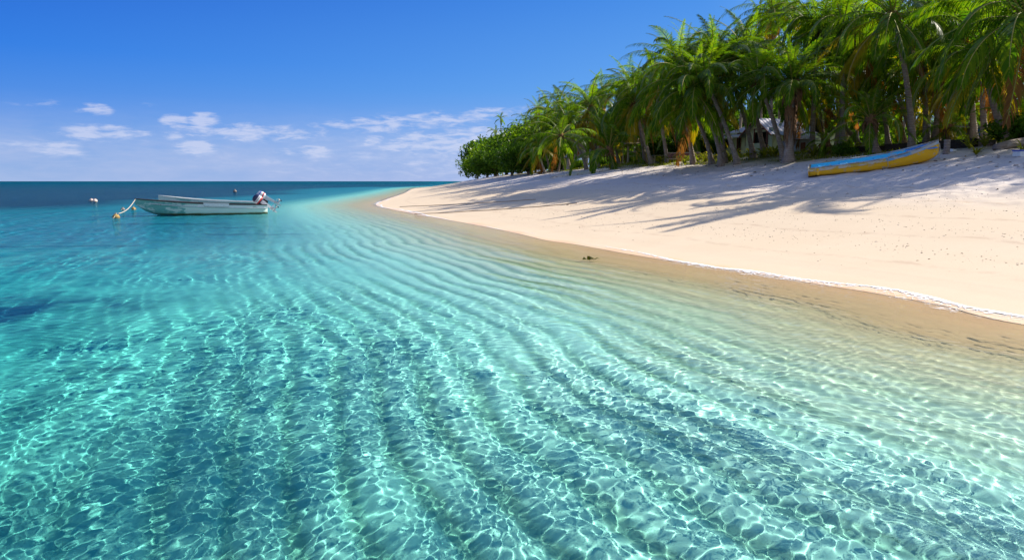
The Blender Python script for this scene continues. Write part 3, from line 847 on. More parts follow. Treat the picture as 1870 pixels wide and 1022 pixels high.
# the green point at the far end of the beach
for (u_, Yb, vt, var, wd, lb) in (
    (872, 205, 288, 0, 1.25, 'low bright green broadleaf tree hanging over the sand at the tip of the point'),
    (890, 195, 264, 2, 1.15, 'round bright green broadleaf tree second from the tip of the point'),
    (905, 210, 243, 1, 1.1, 'dark green broadleaf tree below the two lone palms'),
    (925, 170, 244, 0, 1.15, 'wide mid-green broadleaf tree right of the two lone palms'),
    (948, 150, 238, 3, 1.1, 'dark broadleaf tree touching the leftmost palms of the grove'),
    (935, 130, 268, 1, 1.3, 'low dark broadleaf tree with deep shade beneath, near the sand'),
    (968, 125, 232, 2, 1.1, 'tall bright broadleaf tree standing among the leftmost palm crowns'),
    (965, 105, 265, 3, 1.3, 'low dark broadleaf tree just left of the first leaning palm trunks'),
    (990, 112, 250, 1, 1.2, 'dark broadleaf tree half hidden behind the leftmost palm crowns'),
    (906, 165, 283, 3, 1.4, 'low spreading broadleaf tree at the sand edge of the point')):
    b = base_at(u_, Yb)
    b.z -= .2
    broad_tree(b, (at_y(u_, vt, Yb).z - b.z)*1.12 + .6, var, lb, 'broadleaf trees on the point', rz=u_*1.7, wide=wd)
rt = random.Random(5)
for i in range(17):
    u_ = 1005 + i*56 + rt.uniform(-9,9)
    Yb = float(np.interp(u_, [960,1100,1200,1320,1450,1700,1870], [112,104,98,96,94,90,86])) + rt.uniform(0,14)
    b = base_at(u_, Yb); h = rt.uniform(6.5,10.5)
    broad_tree(b, h, i % 4, 'dark broadleaf tree closing off the back of the palm grove', 'trees at the back of the grove', rz=rt.random()*6, wide=rt.uniform(1.0,1.4))
SH_ = []
for i in range(3):
    me, cs = foliage_mesh('foliage', 80+i, 9, 2600, .07, (M_LEAF, M_DARKLEAF, M_LEAF)[i], .9)
    SH_.append((me, limb_mesh(cs, 20+i, .03)))
def shrub(loc, h, var, label, group, rz=0.0, wide=1.2):
    root = thing('shrub', label, 'shrub', loc, rz, group)
    linked('foliage', SH_[var][0], root, scale=(h*wide,h*wide,h)); linked('stem', SH_[var][1], root, scale=(h*wide,h*wide,h))
for i in range(34):
    u_ = 1010 + i*27 + rt.uniform(-10,10)
    near = float(np.interp(u_, [960,1100,1200,1320,1450,1700,1870], [96,80,66,72,68,50,48]))
    b = base_at(u_, near + rt.uniform(0,14)); b.z -= .25
    shrub(b, rt.uniform(1.4,3.2), i % 3, 'leafy green shrub growing in the shade among the palm trunks', 'undergrowth shrubs in the grove', rt.random()*6)
for (u_, v_, h, lb) in ((1545,284,.9,'small dark shrub on the sand edge left of the low young palm'),(1856,262,1.5,'bright green shrub above the grey log at the right'),(1290,268,2.8,'round dark shrub in front of the pale blue hut'),(1215,272,2.6,'dark shrub behind the left end of the wooden bench')):
    b = on_land(u_, v_) if v_ > 278 or u_ > 1500 else base_at(u_, 60); b.z -= .15
    shrub(b, h, 1, lb, None, 1.0)
# low strap-leaved plants
def strap_mesh(seed):
    r = random.Random(seed); mb = MB()
    for k in range(16):
        a = r.random()*6.28; l = r.uniform(.35,.75); w_ = .05; d = Vector((math.cos(a), math.sin(a), 0)); s_ = d.cross(Vector((0,0,1)))*w_
        up = r.uniform(.6,1.3)
        P_ = [Vector((0,0,0)), d*l*.25+Vector((0,0,l*.5*up)), d*l*.6+Vector((0,0,l*.75*up)), d*l+Vector((0,0,l*.6*up))]
        V = []
        for p, q in zip(P_, (.5,1,.9,.1)): V += [p-s_*q, p+s_*q]
        mb.add(V, [(0,1,3,2),(2,3,5,4),(4,5,7,6)])
    return mb.mesh('low_plant', M_YPLANT)
ST = [strap_mesh(i) for i in range(4)]
sp_ = [(1160,299),(1172,298),(1183,297),(1205,297),(1224,298),(1262,296),(1275,295),(1288,296),(1335,291),(1330,296),(1395,287),(1408,284),(1416,286),(1370,290),(1300,297),(1250,299),(1485,286),(1506,285),(1556,281)]
for i, (u_, v_) in enumerate(sp_):
    b = on_land(u_, v_)
    o = linked('low_plant', ST[i % 4], None, b - Vector((0,0,.03)), (0,0,i), (1.3,1.3,1.1))
    setp(o, 'yellow-green tuft of strap leaves at the foot of the trunks before the bench and house', 'plant', 'low plants along the top of the sand')
for i, (u_, v_, s_, lb) in enumerate(((1770,272,.9,'yellow-green seedling growing from the sand beside the end of the dark timber'),(1783,283,.7,'single yellow sprout standing alone on bare sand below the dark timber'),(1798,268,.9,'yellow tuft just left of the grey log, nearest the low stones'),
    (1815,261,1.2,'largest yellow tuft, by the bent foot of the leaning palm'),(1822,262,1.0,'yellow tuft between the bent palm foot and the largest tuft'),(1862,258,1.2,'yellow tuft above the grey log at the right edge'),(1867,276,.7,'small green tuft on the sand by the white and blue box'),(1752,258,.9,'yellow plant behind the dark timber, near the table frame'))):
    o = linked('low_plant', ST[i % 4], None, on_land(u_, v_) - Vector((0,0,.02)), (0,0,i*2), (s_,s_,s_))
    setp(o, lb, 'plant')
# ---------------------------------------------------------------- paints
def paint(name, base, wear=None, wear_amt=.3, grime=None, grime_z=None, rough=.45, scale=6, patches=None, stretch=(.5,1,1)):
    """painted boat or house surface: worn patches, a dirty band near the water or sand line"""
    m, t = new_mat(name)
    ob = t.add('ShaderNodeTexCoord').outputs['Object']
    sp = t.add('ShaderNodeSeparateXYZ'); t.link(ob, sp.inputs[0])
    n = t.noise(t.mapping(ob, scale=stretch), scale, 6, .68); n2 = t.noise(t.mapping(ob, scale=(.6,1,3)), 2.2, 5, .65)
    c = t.mix(t.math('MULTIPLY', n2, .35), base, tuple(x*.72 for x in base))
    if patches:
        for (x0, x1, colr, edge) in patches:
            xx = t.math('ADD', sp.outputs[0], t.math('MULTIPLY', t.math('SUBTRACT', n, .5), edge))
            f = t.math('MULTIPLY', t.math('GREATER_THAN', xx, x0), t.math('LESS_THAN', xx, x1))
            c = t.mix(f, c, colr)
    if wear: c = t.mix(t.math('MULTIPLY', t.ramp(n, [(.60-.25*wear_amt,0),(.64-.22*wear_amt,1)]), .9), c, wear)
    if grime:
        z = t.math('ADD', sp.outputs[2], t.math('MULTIPLY', t.math('SUBTRACT', n2, .5), .16))
        c = t.mix(t.ramp(t.math('MULTIPLY_ADD', z, 2.5, .5-2.5*grime_z), [(.42,1),(.58,0)]), c, grime)
    b = t.add('ShaderNodeBsdfPrincipled'); b.inputs['Roughness'].default_value = rough
    t.link(c, b.inputs['Base Color']); t.link(t.bump(n, .15, .01), b.inputs['Normal'])
    t.link(b.outputs[0], t.out.inputs[0]); return m
def plain(name, c, rough=.5, metal=0.0): return simple_mat(name, c, tuple(x*.8 for x in c), 9, rough, .05, .4, metal=metal)
M_WHITE = plain('white_paint', (.72,.74,.72), .4)
M_DARKRIM = plain('dark_rubbing_strip', (.035,.03,.03), .6)
M_BLACK = plain('black_plastic', (.012,.012,.015), .35)
M_NAVY = plain('navy_cowl', (.02,.025,.07), .3)
M_SILVER = plain('silver_cowl', (.55,.55,.60), .35)
M_RED = plain('red_decal', (.65,.03,.025), .4)
M_BLUED = plain('blue_decal', (.05,.10,.45), .4)
M_METAL = plain('grey_metal', (.30,.30,.31), .45, .6)
M_ROPE = simple_mat('rope', (.50,.46,.38), (.36,.32,.26), 30, .9, .3)
M_DRYROPE = simple_mat('brown_line', (.34,.20,.10), (.26,.15,.08), 20, .9, .2)
M_BUOY = simple_mat('weathered_float', (.44,.28,.07), (.26,.17,.06), 7, .6, .3)
M_BUOYD = simple_mat('dark_float', (.10,.08,.07), (.28,.24,.22), 7, .6, .3)
M_PINK = simple_mat('pale_float', (.62,.45,.38), (.72,.60,.52), 7, .6, .2)
# ---------------------------------------------------------------- boat hulls
def hull_sections(L, beam, stations):
    """stations: (t, half-beam factor, keel z, chine z, sheer z, chine factor)"""
    return [(L*(t-.5), beam/2*bf, kz, cz, sz, cf) for t, bf, kz, cz, sz, cf in stations]
def build_hull(S, thick=.05, floor_z=None):
    """outer and inner skin of an open boat, stern at the last station; returns MBs"""
    outer = MB(); inner = MB(); V = []; Fc = []
    def sect(x, b, kz, cz, sz, cf, ins=0.0):
        bb = max(b-ins, .004); cb = max(b*cf-ins, .003)
        flare = [(-bb, sz), (-(bb*.45+cb*.55), cz+(sz-cz)*.5), (-cb, cz), (-cb*.5, (kz*.55+cz*.45)), (0, kz), (cb*.5, (kz*.55+cz*.45)), (cb, cz), ((bb*.45+cb*.55), cz+(sz-cz)*.5), (bb, sz)]
        return flare
    n = len(S)
    for (x, b, kz, cz, sz, cf) in S:
        rake = .0
        for (y, z) in sect(x, b, kz, cz, sz, cf): V.append(Vector((x, y, z)))
    for i in range(n-1):
        for k in range(8): Fc.append((i*9+k, i*9+k+1, (i+1)*9+k+1, (i+1)*9+k))
    Fc.append(tuple((n-1)*9+k for k in range(9)))          # transom
    outer.add(V, Fc)
    V = []; Fc = []
    for (x, b, kz, cz, sz, cf) in S:
        fz = max(kz+.10, floor_z if floor_z is not None else kz+.1)
        for (y, z) in sect(x, b, kz, cz, sz, cf, thick): V.append(Vector((x, y, max(z, fz) - .003)))
    for i in range(n-1):
        for k in range(8): Fc.append((i*9+k, (i+1)*9+k, (i+1)*9+k+1, i*9+k+1))
    Fc.append(tuple((n-1)*9+k for k in range(9))[::-1])
    # shift the inner skin a little forward of the transom so the two never share a plane
    V = [Vector((min(p.x, S[-1][0]-.06), p.y, p.z)) for p in V]
    inner.add(V, Fc)
    return outer, inner
def gunwale(S, w=.07, h=.05, dz=.012, x0=-9, x1=9, out=.02):
    mb = MB()
    for sgn in (-1, 1):
        P_ = [Vector((x, sgn*(b+out-w*.35), sz+dz)) for (x, b, kz, cz, sz, cf) in S if x0 <= x <= x1]
        V = []; Fc = []
        for p in P_:
            for (dy, dz_) in ((-w/2,-h/2),(w/2,-h/2),(w/2,h/2),(-w/2,h/2)): V.append(p + Vector((0, dy, dz_)))
        for i in range(len(P_)-1):
            for k in range(4): Fc.append((i*4+k, i*4+(k+1)%4, i*4+4+(k+1)%4, i*4+4+k))
        Fc += [(3,2,1,0), tuple((len(P_)-1)*4+k for k in range(4))]
        mb.add(V, Fc)
    return mb
ST_SKIFF = [(0,.015,.58,.64,.86,.5),(.03,.13,.42,.53,.845,.55),(.07,.27,.22,.38,.82,.6),(.13,.46,.05,.23,.78,.66),(.2,.63,-.07,.11,.735,.72),(.3,.82,-.16,.02,.68,.80),(.42,.95,-.19,-.03,.62,.86),
            (.55,1.0,-.20,-.05,.575,.9),(.7,1.0,-.20,-.06,.53,.92),(.85,.97,-.19,-.06,.50,.92),(1.0,.90,-.18,-.05,.48,.92)]
def fine(st, n=3):
    out = []
    A = np.array(st)
    for i in range(len(st)-1):
        for k in range(n):
            f = k/n; out.append(tuple(A[i]*(1-f)+A[i+1]*f))
    out.append(st[-1]); return out
def outboard(parent, M, cowl_m, stripes, name='outboard_motor'):
    """tilted-up outboard; local z runs up the leg to the cowl, x points aft when lowered"""
    mb = MB()
    prof = [(0,.20,.15),(.05,.25,.18),(.20,.27,.19),(.36,.25,.175),(.46,.19,.13),(.50,.08,.06)]
    def cowl(z0=0, z1=.5, off=0.0):
        V = []; Fc = []; N = 14
        zs = [z0 + (z1-z0)*i/8 for i in range(9)]
        for z in zs:
            a = float(np.interp(z, [p[0] for p in prof], [p[1] for p in prof])) + off; b = float(np.interp(z, [p[0] for p in prof], [p[2] for p in prof])) + off
            for k in range(N):
                th = 2*math.pi*k/N; cx, cy_ = math.cos(th), math.sin(th)
                V.append(Vector((a*math.copysign(abs(cx)**.7, cx), b*math.copysign(abs(cy_)**.7, cy_), z)))
        for i in range(8):
            for k in range(N): Fc.append((i*N+k, i*N+(k+1)%N, (i+1)*N+(k+1)%N, (i+1)*N+k))
        Fc += [tuple(range(N))[::-1], tuple(8*N+k for k in range(N))]
        return [M @ p for p in V], Fc
    m = MB(); m.add(*cowl()); c = m.obj('cowl', cowl_m, parent, True)
    for (z0, z1, mat, nm) in stripes:
        m = MB(); m.add(*cowl(z0, z1, .004)); m.obj(nm, mat, c, True)
    leg = MB()
    def bx(cx, cz, sx, sy, sz, taper=1.0):
        V = [Vector((q*sx/2*(taper if r_ < 0 else 1)+cx, w_*sy/2, cz+r_*sz/2)) for r_ in (-1,1) for q, w_ in ((-1,-1),(1,-1),(1,1),(-1,1))]
        leg.add([M @ p for p in V], [(3,2,1,0),(4,5,6,7),(0,1,5,4),(1,2,6,5),(2,3,7,6),(3,0,4,7)])
    bx(.02,-.12,.24,.18,.22); bx(.05,-.45,.17,.10,.46,.8); bx(.10,-.70,.36,.20,.025); bx(.06,-.80,.17,.07,.18); bx(.02,-1.02,.12,.03,.16,.3)
    leg.tube([M @ Vector((-.10,0,-.88)), M @ Vector((.02,0,-.88)), M @ Vector((.28,0,-.88)), M @ Vector((.34,0,-.88))], [.015,.05,.045,.02], 8)
    leg.obj('lower_leg', M_SILVER, parent)
    br = MB()
    V = [Vector((q*.07-.17, w_*.14, -.10+r_*.22)) for r_ in (-1,1) for q, w_ in ((-1,-1),(1,-1),(1,1),(-1,1))]
    br.add([M @ p for p in V], [(3,2,1,0),(4,5,6,7),(0,1,5,4),(1,2,6,5),(2,3,7,6),(3,0,4,7)])
    br.tube([M @ Vector((-.2,0,.0)), M @ Vector((-.55,0,.08)), M @ Vector((-.75,0,.1))], [.03,.025,.03], 7)
    br.obj('clamp_bracket', M_BLACK, parent)
    pr = MB()
    for k in range(3):
        a = 2*math.pi*k/3; u_ = Vector((0, math.cos(a), math.sin(a))); w_ = Vector((0, -math.sin(a), math.cos(a)))
        o = Vector((.31,0,-.88))
        V = [o+u_*.03-w_*.02+Vector((.02,0,0)), o+u_*.03+w_*.02-Vector((.02,0,0)), o+u_*.11+w_*.07-Vector((.03,0,0)), o+u_*.14, o+u_*.11-w_*.05+Vector((.03,0,0))]
        V2 = [p+Vector((.012,0,0)) for p in V]
        pr.add([M @ p for p in V+V2], [(0,1,2,3,4),(9,8,7,6,5)]+[(i,(i+1)%5+0,(i+1)%5+5,i+5) for i in range(5)])
    pr.obj('propeller', M_BLACK, parent)
def skiff(name, label, bow, stern, beam, hull_m, rim_m, lift=1.0):
    v = Vector((stern[0]-bow[0], stern[1]-bow[1], 0)); L = v.length
    rz = math.atan2(v.y, v.x)
    root = thing(name, label, 'boat', ((bow[0]+stern[0])/2, (bow[1]+stern[1])/2, 0), rz, None)
    S = hull_sections(L, beam, fine([(a, b, c, d, e*lift, f) for a, b, c, d, e, f in ST_SKIFF]))
    outer, inner = build_hull(S, .05, .10)
    outer.obj('hull', hull_m, root, True)
    inner.obj('inner_lining', M_INNER, root, True)
    gunwale(S, .085, .05).obj('gunwale', rim_m, root)
    # strake: the darker lower edge line along the topsides
    st = MB()
    for sgn in (-1, 1):
        P_ = [Vector((x, sgn*(b+.012 - (b-b*cf)*.16), sz-.17)) for (x, b, kz, cz, sz, cf) in S if x > -L*.40]
        st.tube(P_, .022, 5)
    st.obj('strake', M_WHITE, root)
    for tx in (-.18, .08, .30):
        bw = float(np.interp(tx*L, [s[0] for s in S], [s[1] for s in S]))
        sz = float(np.interp(tx*L, [s[0] for s in S], [s[4] for s in S]))
        m = MB(); m.box((tx*L, 0, sz-.22), (.28, bw*2-.14, .04)); m.obj('thwart', M_WHITE, root, bevel=.008)
    m = MB(); m.box((L*.5-.03, 0, S[-1][4]-.10), (.07, beam*.9-.10, .20)); m.obj('transom_board', M_WHITE, root, bevel=.01)
    return root, S, L, rz
M_INNER = paint('boat_inside', (.62,.66,.62), (.45,.42,.36), .3)
M_TEAL = paint('teal_hull', (.16,.42,.38), (.62,.70,.64), .35, (.09,.075,.015), .08, scale=3.5, stretch=(.35,1,1.4), patches=[(-.9,9,(.62,.74,.66),1.6)])
M_PALE = paint('pale_teal_hull', (.20,.46,.43), (.62,.68,.64), .45, (.12,.12,.04), .05, scale=2.0, stretch=(.35,1,1.4))
WL = on_z(480, 389); WB = on_z(268, 393)
nb, ns = at_y(246, 366, WB.y), at_y(487, 378, WL.y)
near_boat, S1, L1, rz1 = skiff('moored_skiff', 'nearer moored open skiff with teal and white hull, dark gunwale and rope from its bow', nb, ns, 1.65, M_TEAL, M_DARKRIM)
m = MB()
for sgn in (-1, 1):
    sx = [s for s in S1 if s[0] > -.06*L1]
    V = []; Fc = []
    for (x, b, kz, cz, sz, cf) in sx:
        V += [Vector((x, sgn*(b+.008), sz-.01)), Vector((x, sgn*(b+.008-(b-b*cf)*.14), sz-.15))]
    for k in range(len(sx)-1): Fc.append((k*2, k*2+1, k*2+3, k*2+2))
    m.add(V, Fc)
m.obj('topside_band', paint('white_topside', (.80,.82,.78), (.40,.42,.36), .12, scale=3), near_boat)
m = MB()
sx = [s for s in S1 if -.02*L1 < s[0] < .22*L1]
P_ = [Vector((x, -(b+.035), sz+.01)) for (x, b, kz, cz, sz, cf) in sx]
for a, b in zip(P_[:-1], P_[1:]):
    V = [p + Vector((0, dy, dz)) for p in (a, b) for dy, dz in ((0,-.13),(-.02,-.13),(-.02,.05),(0,.05))]
    m.add(V, [(0,1,5,4),(1,2,6,5),(2,3,7,6),(3,0,4,7)])
m.obj('gunwale_guard', M_WHITE, near_boat)
m = MB()
for k, (x, dz) in enumerate(((-.345,.20),(-.325,.19),(-.31,.21),(-.29,.19),(-.27,.20),(-.255,.19),(-.235,.20))):
    s = min(S1, key=lambda q: abs(q[0]-x*L1))
    yy = s[1]*(1-.16*(1-s[5])) + .002
    m.box((x*L1, -yy, s[4]-dz+.02), (.055, .012, .06 if k % 2 else .035))
m.obj('bow_marks', M_DARKRIM, near_boat)
fb, fs = at_y(289, 359, WB.y+3.4), at_y(484, 371, WL.y+3.0)
far_boat, S2, L2, rz2 = skiff('moored_skiff', 'farther moored open skiff with pale hull, half hidden behind the nearer skiff', fb, fs, 1.6, M_PALE, M_WHITE, 1.12)
def motor_matrix(x, z, tilt, yaw=0.0):
    return Matrix.Translation((x, 0, z)) @ Matrix.Rotation(yaw, 4, 'Z') @ Matrix.Rotation(-tilt, 4, 'Y') @ Matrix.Scale(.98, 4)
mo = thing('outboard_motor', 'navy and silver outboard motor with red decal, tilted up on the nearer skiff', 'outboard motor', near_boat.location, rz1)
outboard(mo, motor_matrix(L1/2-.30, .66, rad(52), .15), M_NAVY, [(.14,.22,M_WHITE,'white_band'),(.06,.13,M_RED,'red_band'),(.24,.30,M_SILVER,'silver_band')])
mo = thing('outboard_motor', 'white and silver outboard motor with red and blue decal, tilted up on the farther skiff', 'outboard motor', far_boat.location, rz2)
outboard(mo, motor_matrix(L2/2-.02, .82, rad(60), -.1), M_SILVER, [(.20,.30,M_WHITE,'white_band'),(.10,.16,M_RED,'red_band'),(.31,.37,M_BLUED,'blue_band')])
# ---------------------------------------------------------------- floats and rope
def buoy(u, v, r, mat, label, group=None, z=.3):
    b = on_z(u, v + 4.5*r/.16)
    root = thing('mooring_buoy', label, 'buoy', (b.x, b.y, 0), u, group)
    m = MB(); rr = random.Random(int(u)); lump(m, (0,0,r*z), r, (1,1,.92), 12, 0, .06, rr)
    m.obj('float', mat, root, True)
    m = MB(); m.tube([(0,-r*.2,r*1.1),(0,-r*.25,r*1.45),(0,r*.25,r*1.45),(0,r*.2,r*1.1)], r*.12, 6, cap=True)
    m.tube([(0,r*.2,r*1.25),(r*1.3,r*.2,r*.25),(r*1.9,r*.1,-.02)], r*.10, 5)
    m.obj('rope_eye', M_ROPE, root, True)
    return b
b0 = buoy(212, 393.5, .17, M_BUOY, 'brown buoy nearest the camera, tied to the bow rope of the skiff')
buoy(224.5, 380, .125, M_BUOYD, 'grey brown buoy just behind the bow rope')
buoy(244, 379, .14, M_BUOY, 'golden brown buoy under the bow of the nearer skiff')
buoy(429, 342, .30, M_BUOYD, 'dark buoy floating alone far behind the moored skiffs')
buoy(167, 362, .17, M_PINK, 'left one of two pale pink buoys on the dark water')
buoy(173.5, 362.5, .20, M_PINK, 'right one of two pale pink buoys on the dark water')
M_ROPE2 = M_ROPE
m = MB()
a = Vector((nb.x+.05, nb.y, .87)); e = Vector((b0.x+.12, b0.y, .22))
m.tube([a + Vector((.25,.05,-.02)), a] + [a.lerp(e, t) + Vector((0,0,-.16*math.sin(math.pi*t))) for t in [i/12 for i in range(1, 13)]], .022, 6)
setp(m.obj('mooring_rope', M_ROPE, smooth=True), 'pale rope slung from the bow of the nearer skiff down to a brown buoy', 'rope')
for (u0, v0, u1, v1, lb) in ((757,391,1050,372,'nearer of two thin brown lines lying across the sand from the water to the trees'),(730,380,975,365,'farther of two thin brown lines lying across the sand from the water to the trees')):
    a = on_z(u0, v0); b = on_land(u1, v1); P_ = []
    for i in range(61):
        q = a.lerp(b, i/60); q.x += .12*math.sin(i*.35); P_.append(Vector((q.x, q.y, max(float(land_z(np.array([q.x]), np.array([q.y]))[0]), 0)+.012)))
    m = MB(); m.tube(P_, .022, 5); setp(m.obj('mooring_line', M_DRYROPE, smooth=True), lb, 'rope')
# ---------------------------------------------------------------- the yellow boat on the sand
ST_Y = [(0,.02,.52,.62,.98,.5),(.03,.15,.34,.48,.965,.55),(.08,.33,.16,.34,.93,.62),(.15,.53,.05,.22,.87,.70),(.25,.74,.0,.14,.79,.78),(.38,.90,-.02,.10,.715,.84),(.52,.98,-.02,.09,.665,.87),(.68,1.0,-.02,.085,.63,.89),(.85,.96,-.01,.085,.61,.90),(1.0,.86,0,.09,.60,.90)]
yb_bow = on_land(1672, 300); yb_st = on_land(1486, 319.5)
print('YB', yb_bow, yb_st, (yb_bow-yb_st).length)
M_YEL = paint('yellow_hull', (.90,.50,.01), (.50,.42,.30), .06, (.035,.022,.012), .10, scale=4.5, rough=.55, patches=None)
M_YRAIL = paint('worn_rail_paint', (.62,.42,.06), (.55,.53,.48), .55, scale=3.2, rough=.6, patches=[(-9,-.55,(.16,.40,.66),1.2)], stretch=(.6,1,1))
M_CYAN = paint('cyan_lining', (.03,.55,.85), (.40,.45,.45), .12, scale=3, rough=.5, patches=[(-9,-1.3,(.03,.22,.62),.8)])
M_RIM = paint('worn_rim', (.42,.50,.56), (.28,.20,.12), .5, scale=4, rough=.6)
def beached():
    A = Vector(yb_st); B = Vector(yb_bow); v = A - B                      # bow to stern
    rzz = math.atan2(v.y, v.x); pitch = math.atan2(v.z, math.hypot(v.x, v.y))
    L = 4.9
    root = thing('beached_boat', 'worn yellow and blue open boat lying on the sand below the palms', 'boat', A.lerp(B, .5), 0)
    ax = v.normalized(); up = Vector((0,0,1)); sidev = up.cross(ax).normalized(); upv = ax.cross(sidev)
    M3 = Matrix((ax, sidev, upv)).transposed().to_4x4()
    M3 = M3 @ Matrix.Rotation(rad(-10), 4, 'X')
    root.rotation_euler = M3.to_euler()
    mid = A + (B-A).normalized()*(L*.47)
    root.location = mid + Vector((0,0,-.03))
    S = hull_sections(L, 1.5, fine([(a, b, c*.72, d*.72, e*(.70+.22*max(0,1-2.2*a)**1.5), f) for a, b, c, d, e, f in ST_Y]))
    o, i = build_hull(S, .06, .12)
    o.obj('hull', M_YEL, root, True); i.obj('inner_lining', M_CYAN, root, True)
    # broad painted rail band round the topsides
    m = MB()
    for sgn in (-1, 1):
        P0 = [Vector((x, sgn*(b+.022), sz)) for (x, b, kz, cz, sz, cf) in S]; P1 = [Vector((x, sgn*(b+.018-(b-b*cf)*.20), sz-.12)) for (x, b, kz, cz, sz, cf) in S]
        V = []; Fc = []
        for p, q in zip(P0, P1): V += [p, q, q - Vector((0, sgn*.045, 0)), p - Vector((0, sgn*.055, 0)) + Vector((0,0,.004))]
        for k in range(len(P0)-1):
            for j in range(4): Fc.append((k*4+j, k*4+(j+1)%4, k*4+4+(j+1)%4, k*4+4+j))
        m.add(V, Fc)
    bx = S[-1]
    m.box((bx[0]+.03, 0, bx[4]-.05), (.05, bx[1]*2+.04, .12))
    m.obj('rail_band', M_YRAIL, root)
    gunwale(S, .09, .03, .03).obj('gunwale', M_RIM, root)
    for tx, ml in ((-.30, M_RIM), (-.05, M_CYAN), (.22, M_CYAN), (.40, M_CYAN)):
        bw = float(np.interp(tx*L, [s[0] for s in S], [s[1] for s in S])); sz = float(np.interp(tx*L, [s[0] for s in S], [s[4] for s in S]))
        q = MB(); q.box((tx*L, 0, sz-.10), (.30, bw*2-.16, .04)); q.obj('thwart', ml, root, bevel=.01)
    q = MB(); q.box((-.40*L, 0, .66), (.9, .50, .04), taper=.9); q.obj('foredeck', M_CYAN, root, bevel=.01)
    q = MB(); q.box((L*.5+.035, 0, .20), (.05, 1.0, .34)); q.obj('transom_pad', M_YEL, root, bevel=.01)
    q = MB(); q.box((L*.5-.34, .67, .24), (.10, .06, .32)); q.box((L*.5-.36, -.67, .23), (.10, .07, .34)); q.obj('corner_knee', M_YEL, root, bevel=.01)
    for x in (-.12*L,):
        s = min(S, key=lambda k: abs(k[0]-x)); yy = -s[1]
        for sg in (1,):
            q = MB(); q.tube([(x+.02, sg*(s[1]-.1), s[4]+.06), (x, sg*(s[1]+.035), s[4]+.05), (x+.05, sg*(s[1]+.045), s[4]-.2), (x+.02, sg*(s[1]*.97+.02), .22), (x+.12, sg*(s[1]*.97+.0), .02)], .014, 6)
            q.obj('hanging_line', M_ROPE, root, True)
    q = MB(); x = -L/2
    q.tube([(x+.1,0,.84),(x-.03,.0,.79),(x-.05,.03,.42),(x+.05,.05,.15),(x-.02,.02,.0)], .016, 6); q.tube([(x-.03,-.02,.78),(x+.05,-.06,.4),(x+.16,-.05,.30)], .014, 6)
    q.obj('bow_rope', M_ROPE, root, True)
beached()
# ---------------------------------------------------------------- house
M_WALL = None
def clad_material():
    m, t = new_mat('cream_cladding')
    ob = t.add('ShaderNodeTexCoord').outputs['Object']
    n = t.noise(t.mapping(ob, scale=(1,1,.35)), 3, 5, .65)
    c = t.mix(n, (.66,.68,.44), (.56,.58,.37))
    c = t.mix(t.math('MULTIPLY', t.ramp(t.noise(ob, 1.4, 5, .7), [(.5,0),(.7,1)]), .35), c, (.25,.24,.17))
    b = t.add('ShaderNodeBsdfPrincipled'); b.inputs['Roughness'].default_value = .8
    t.link(c, b.inputs['Base Color']); t.link(b.outputs[0], t.out.inputs[0]); return m
M_WALL = clad_material()
M_TIN = simple_mat('tin_roof', (.33,.33,.38), (.24,.22,.24), 5, .45, .15, .5, (.3,3,1), metal=.35)
M_VOID = plain('dark_interior', (.012,.012,.012), .9)
M_TRIM = simple_mat('red_brown_trim', (.16,.06,.04), (.22,.10,.07), 8, .8)
M_WOOD = simple_mat('weathered_wood', (.20,.15,.11), (.32,.26,.20), 6, .9, .4, .1, (.5,4,4))
M_WOODP = simple_mat('pale_timber', (.45,.38,.30), (.32,.26,.20), 6, .9, .4, .1, (.5,4,4))
M_DWOOD = simple_mat('dark_timber', (.022,.017,.014), (.045,.035,.028), 6, .9, .4, .1, (.5,4,4))
M_THATCH = simple_mat('thatch', (.22,.18,.14), (.36,.30,.25), 14, .95, .6, .05, (4,4,.5))
M_LBLUE = simple_mat('pale_blue_wall', (.42,.58,.68), (.34,.48,.58), 4, .8)
M_GREYW = simple_mat('grey_white_wall', (.46,.48,.50), (.36,.37,.40), 4, .8)
def ribbed_wall(mb, x0, x1, z0, z1, y, pitch=.28, holes=()):
    """vertical board cladding from x0 to x1 with rectangular openings (x0,x1,z0,z1)"""
    xs = sorted(set([x0, x1] + [h[0] for h in holes] + [h[1] for h in holes])); zs = sorted(set([z0, z1] + [h[2] for h in holes] + [h[3] for h in holes]))
    for a, b in zip(xs[:-1], xs[1:]):
        for c, d in zip(zs[:-1], zs[1:]):
            if any(h[0] <= a and b <= h[1] and h[2] <= c and d <= h[3] for h in holes): continue
            mb.box(((a+b)/2, y+.04, (c+d)/2), (b-a, .08, d-c))
    x = x0 + pitch
    while x < x1-.05:
        for c, d in zip(zs[:-1], zs[1:]):
            if not any(h[0] - .03 < x < h[1] + .03 and h[2] <= c and d <= h[3] for h in holes): mb.box((x, y-.008, (c+d)/2), (.05, .022, d-c-.004))
        x += pitch
def roof_sheet(mb, a, b, c, d, n=40, amp=.03):
    """corrugated sheet over the quad a-b (eave) to d-c (ridge)"""
    a, b, c, d = map(Vector, (a, b, c, d)); V = []; Fc = []
    nrm = (b-a).cross(d-a).normalized()
    for i in range(n+1):
        o = nrm*(amp if i % 2 else 0)
        V += [a.lerp(b, i/n)+o, d.lerp(c, i/n)+o, a.lerp(b, i/n)+o-nrm*.03, d.lerp(c, i/n)+o-nrm*.03]
    for i in range(n):
        k = i*4
        Fc += [(k,k+4,k+5,k+1),(k+2,k+3,k+7,k+6),(k,k+2,k+6,k+4),(k+1,k+5,k+7,k+3)]
    mb.add(V, Fc)
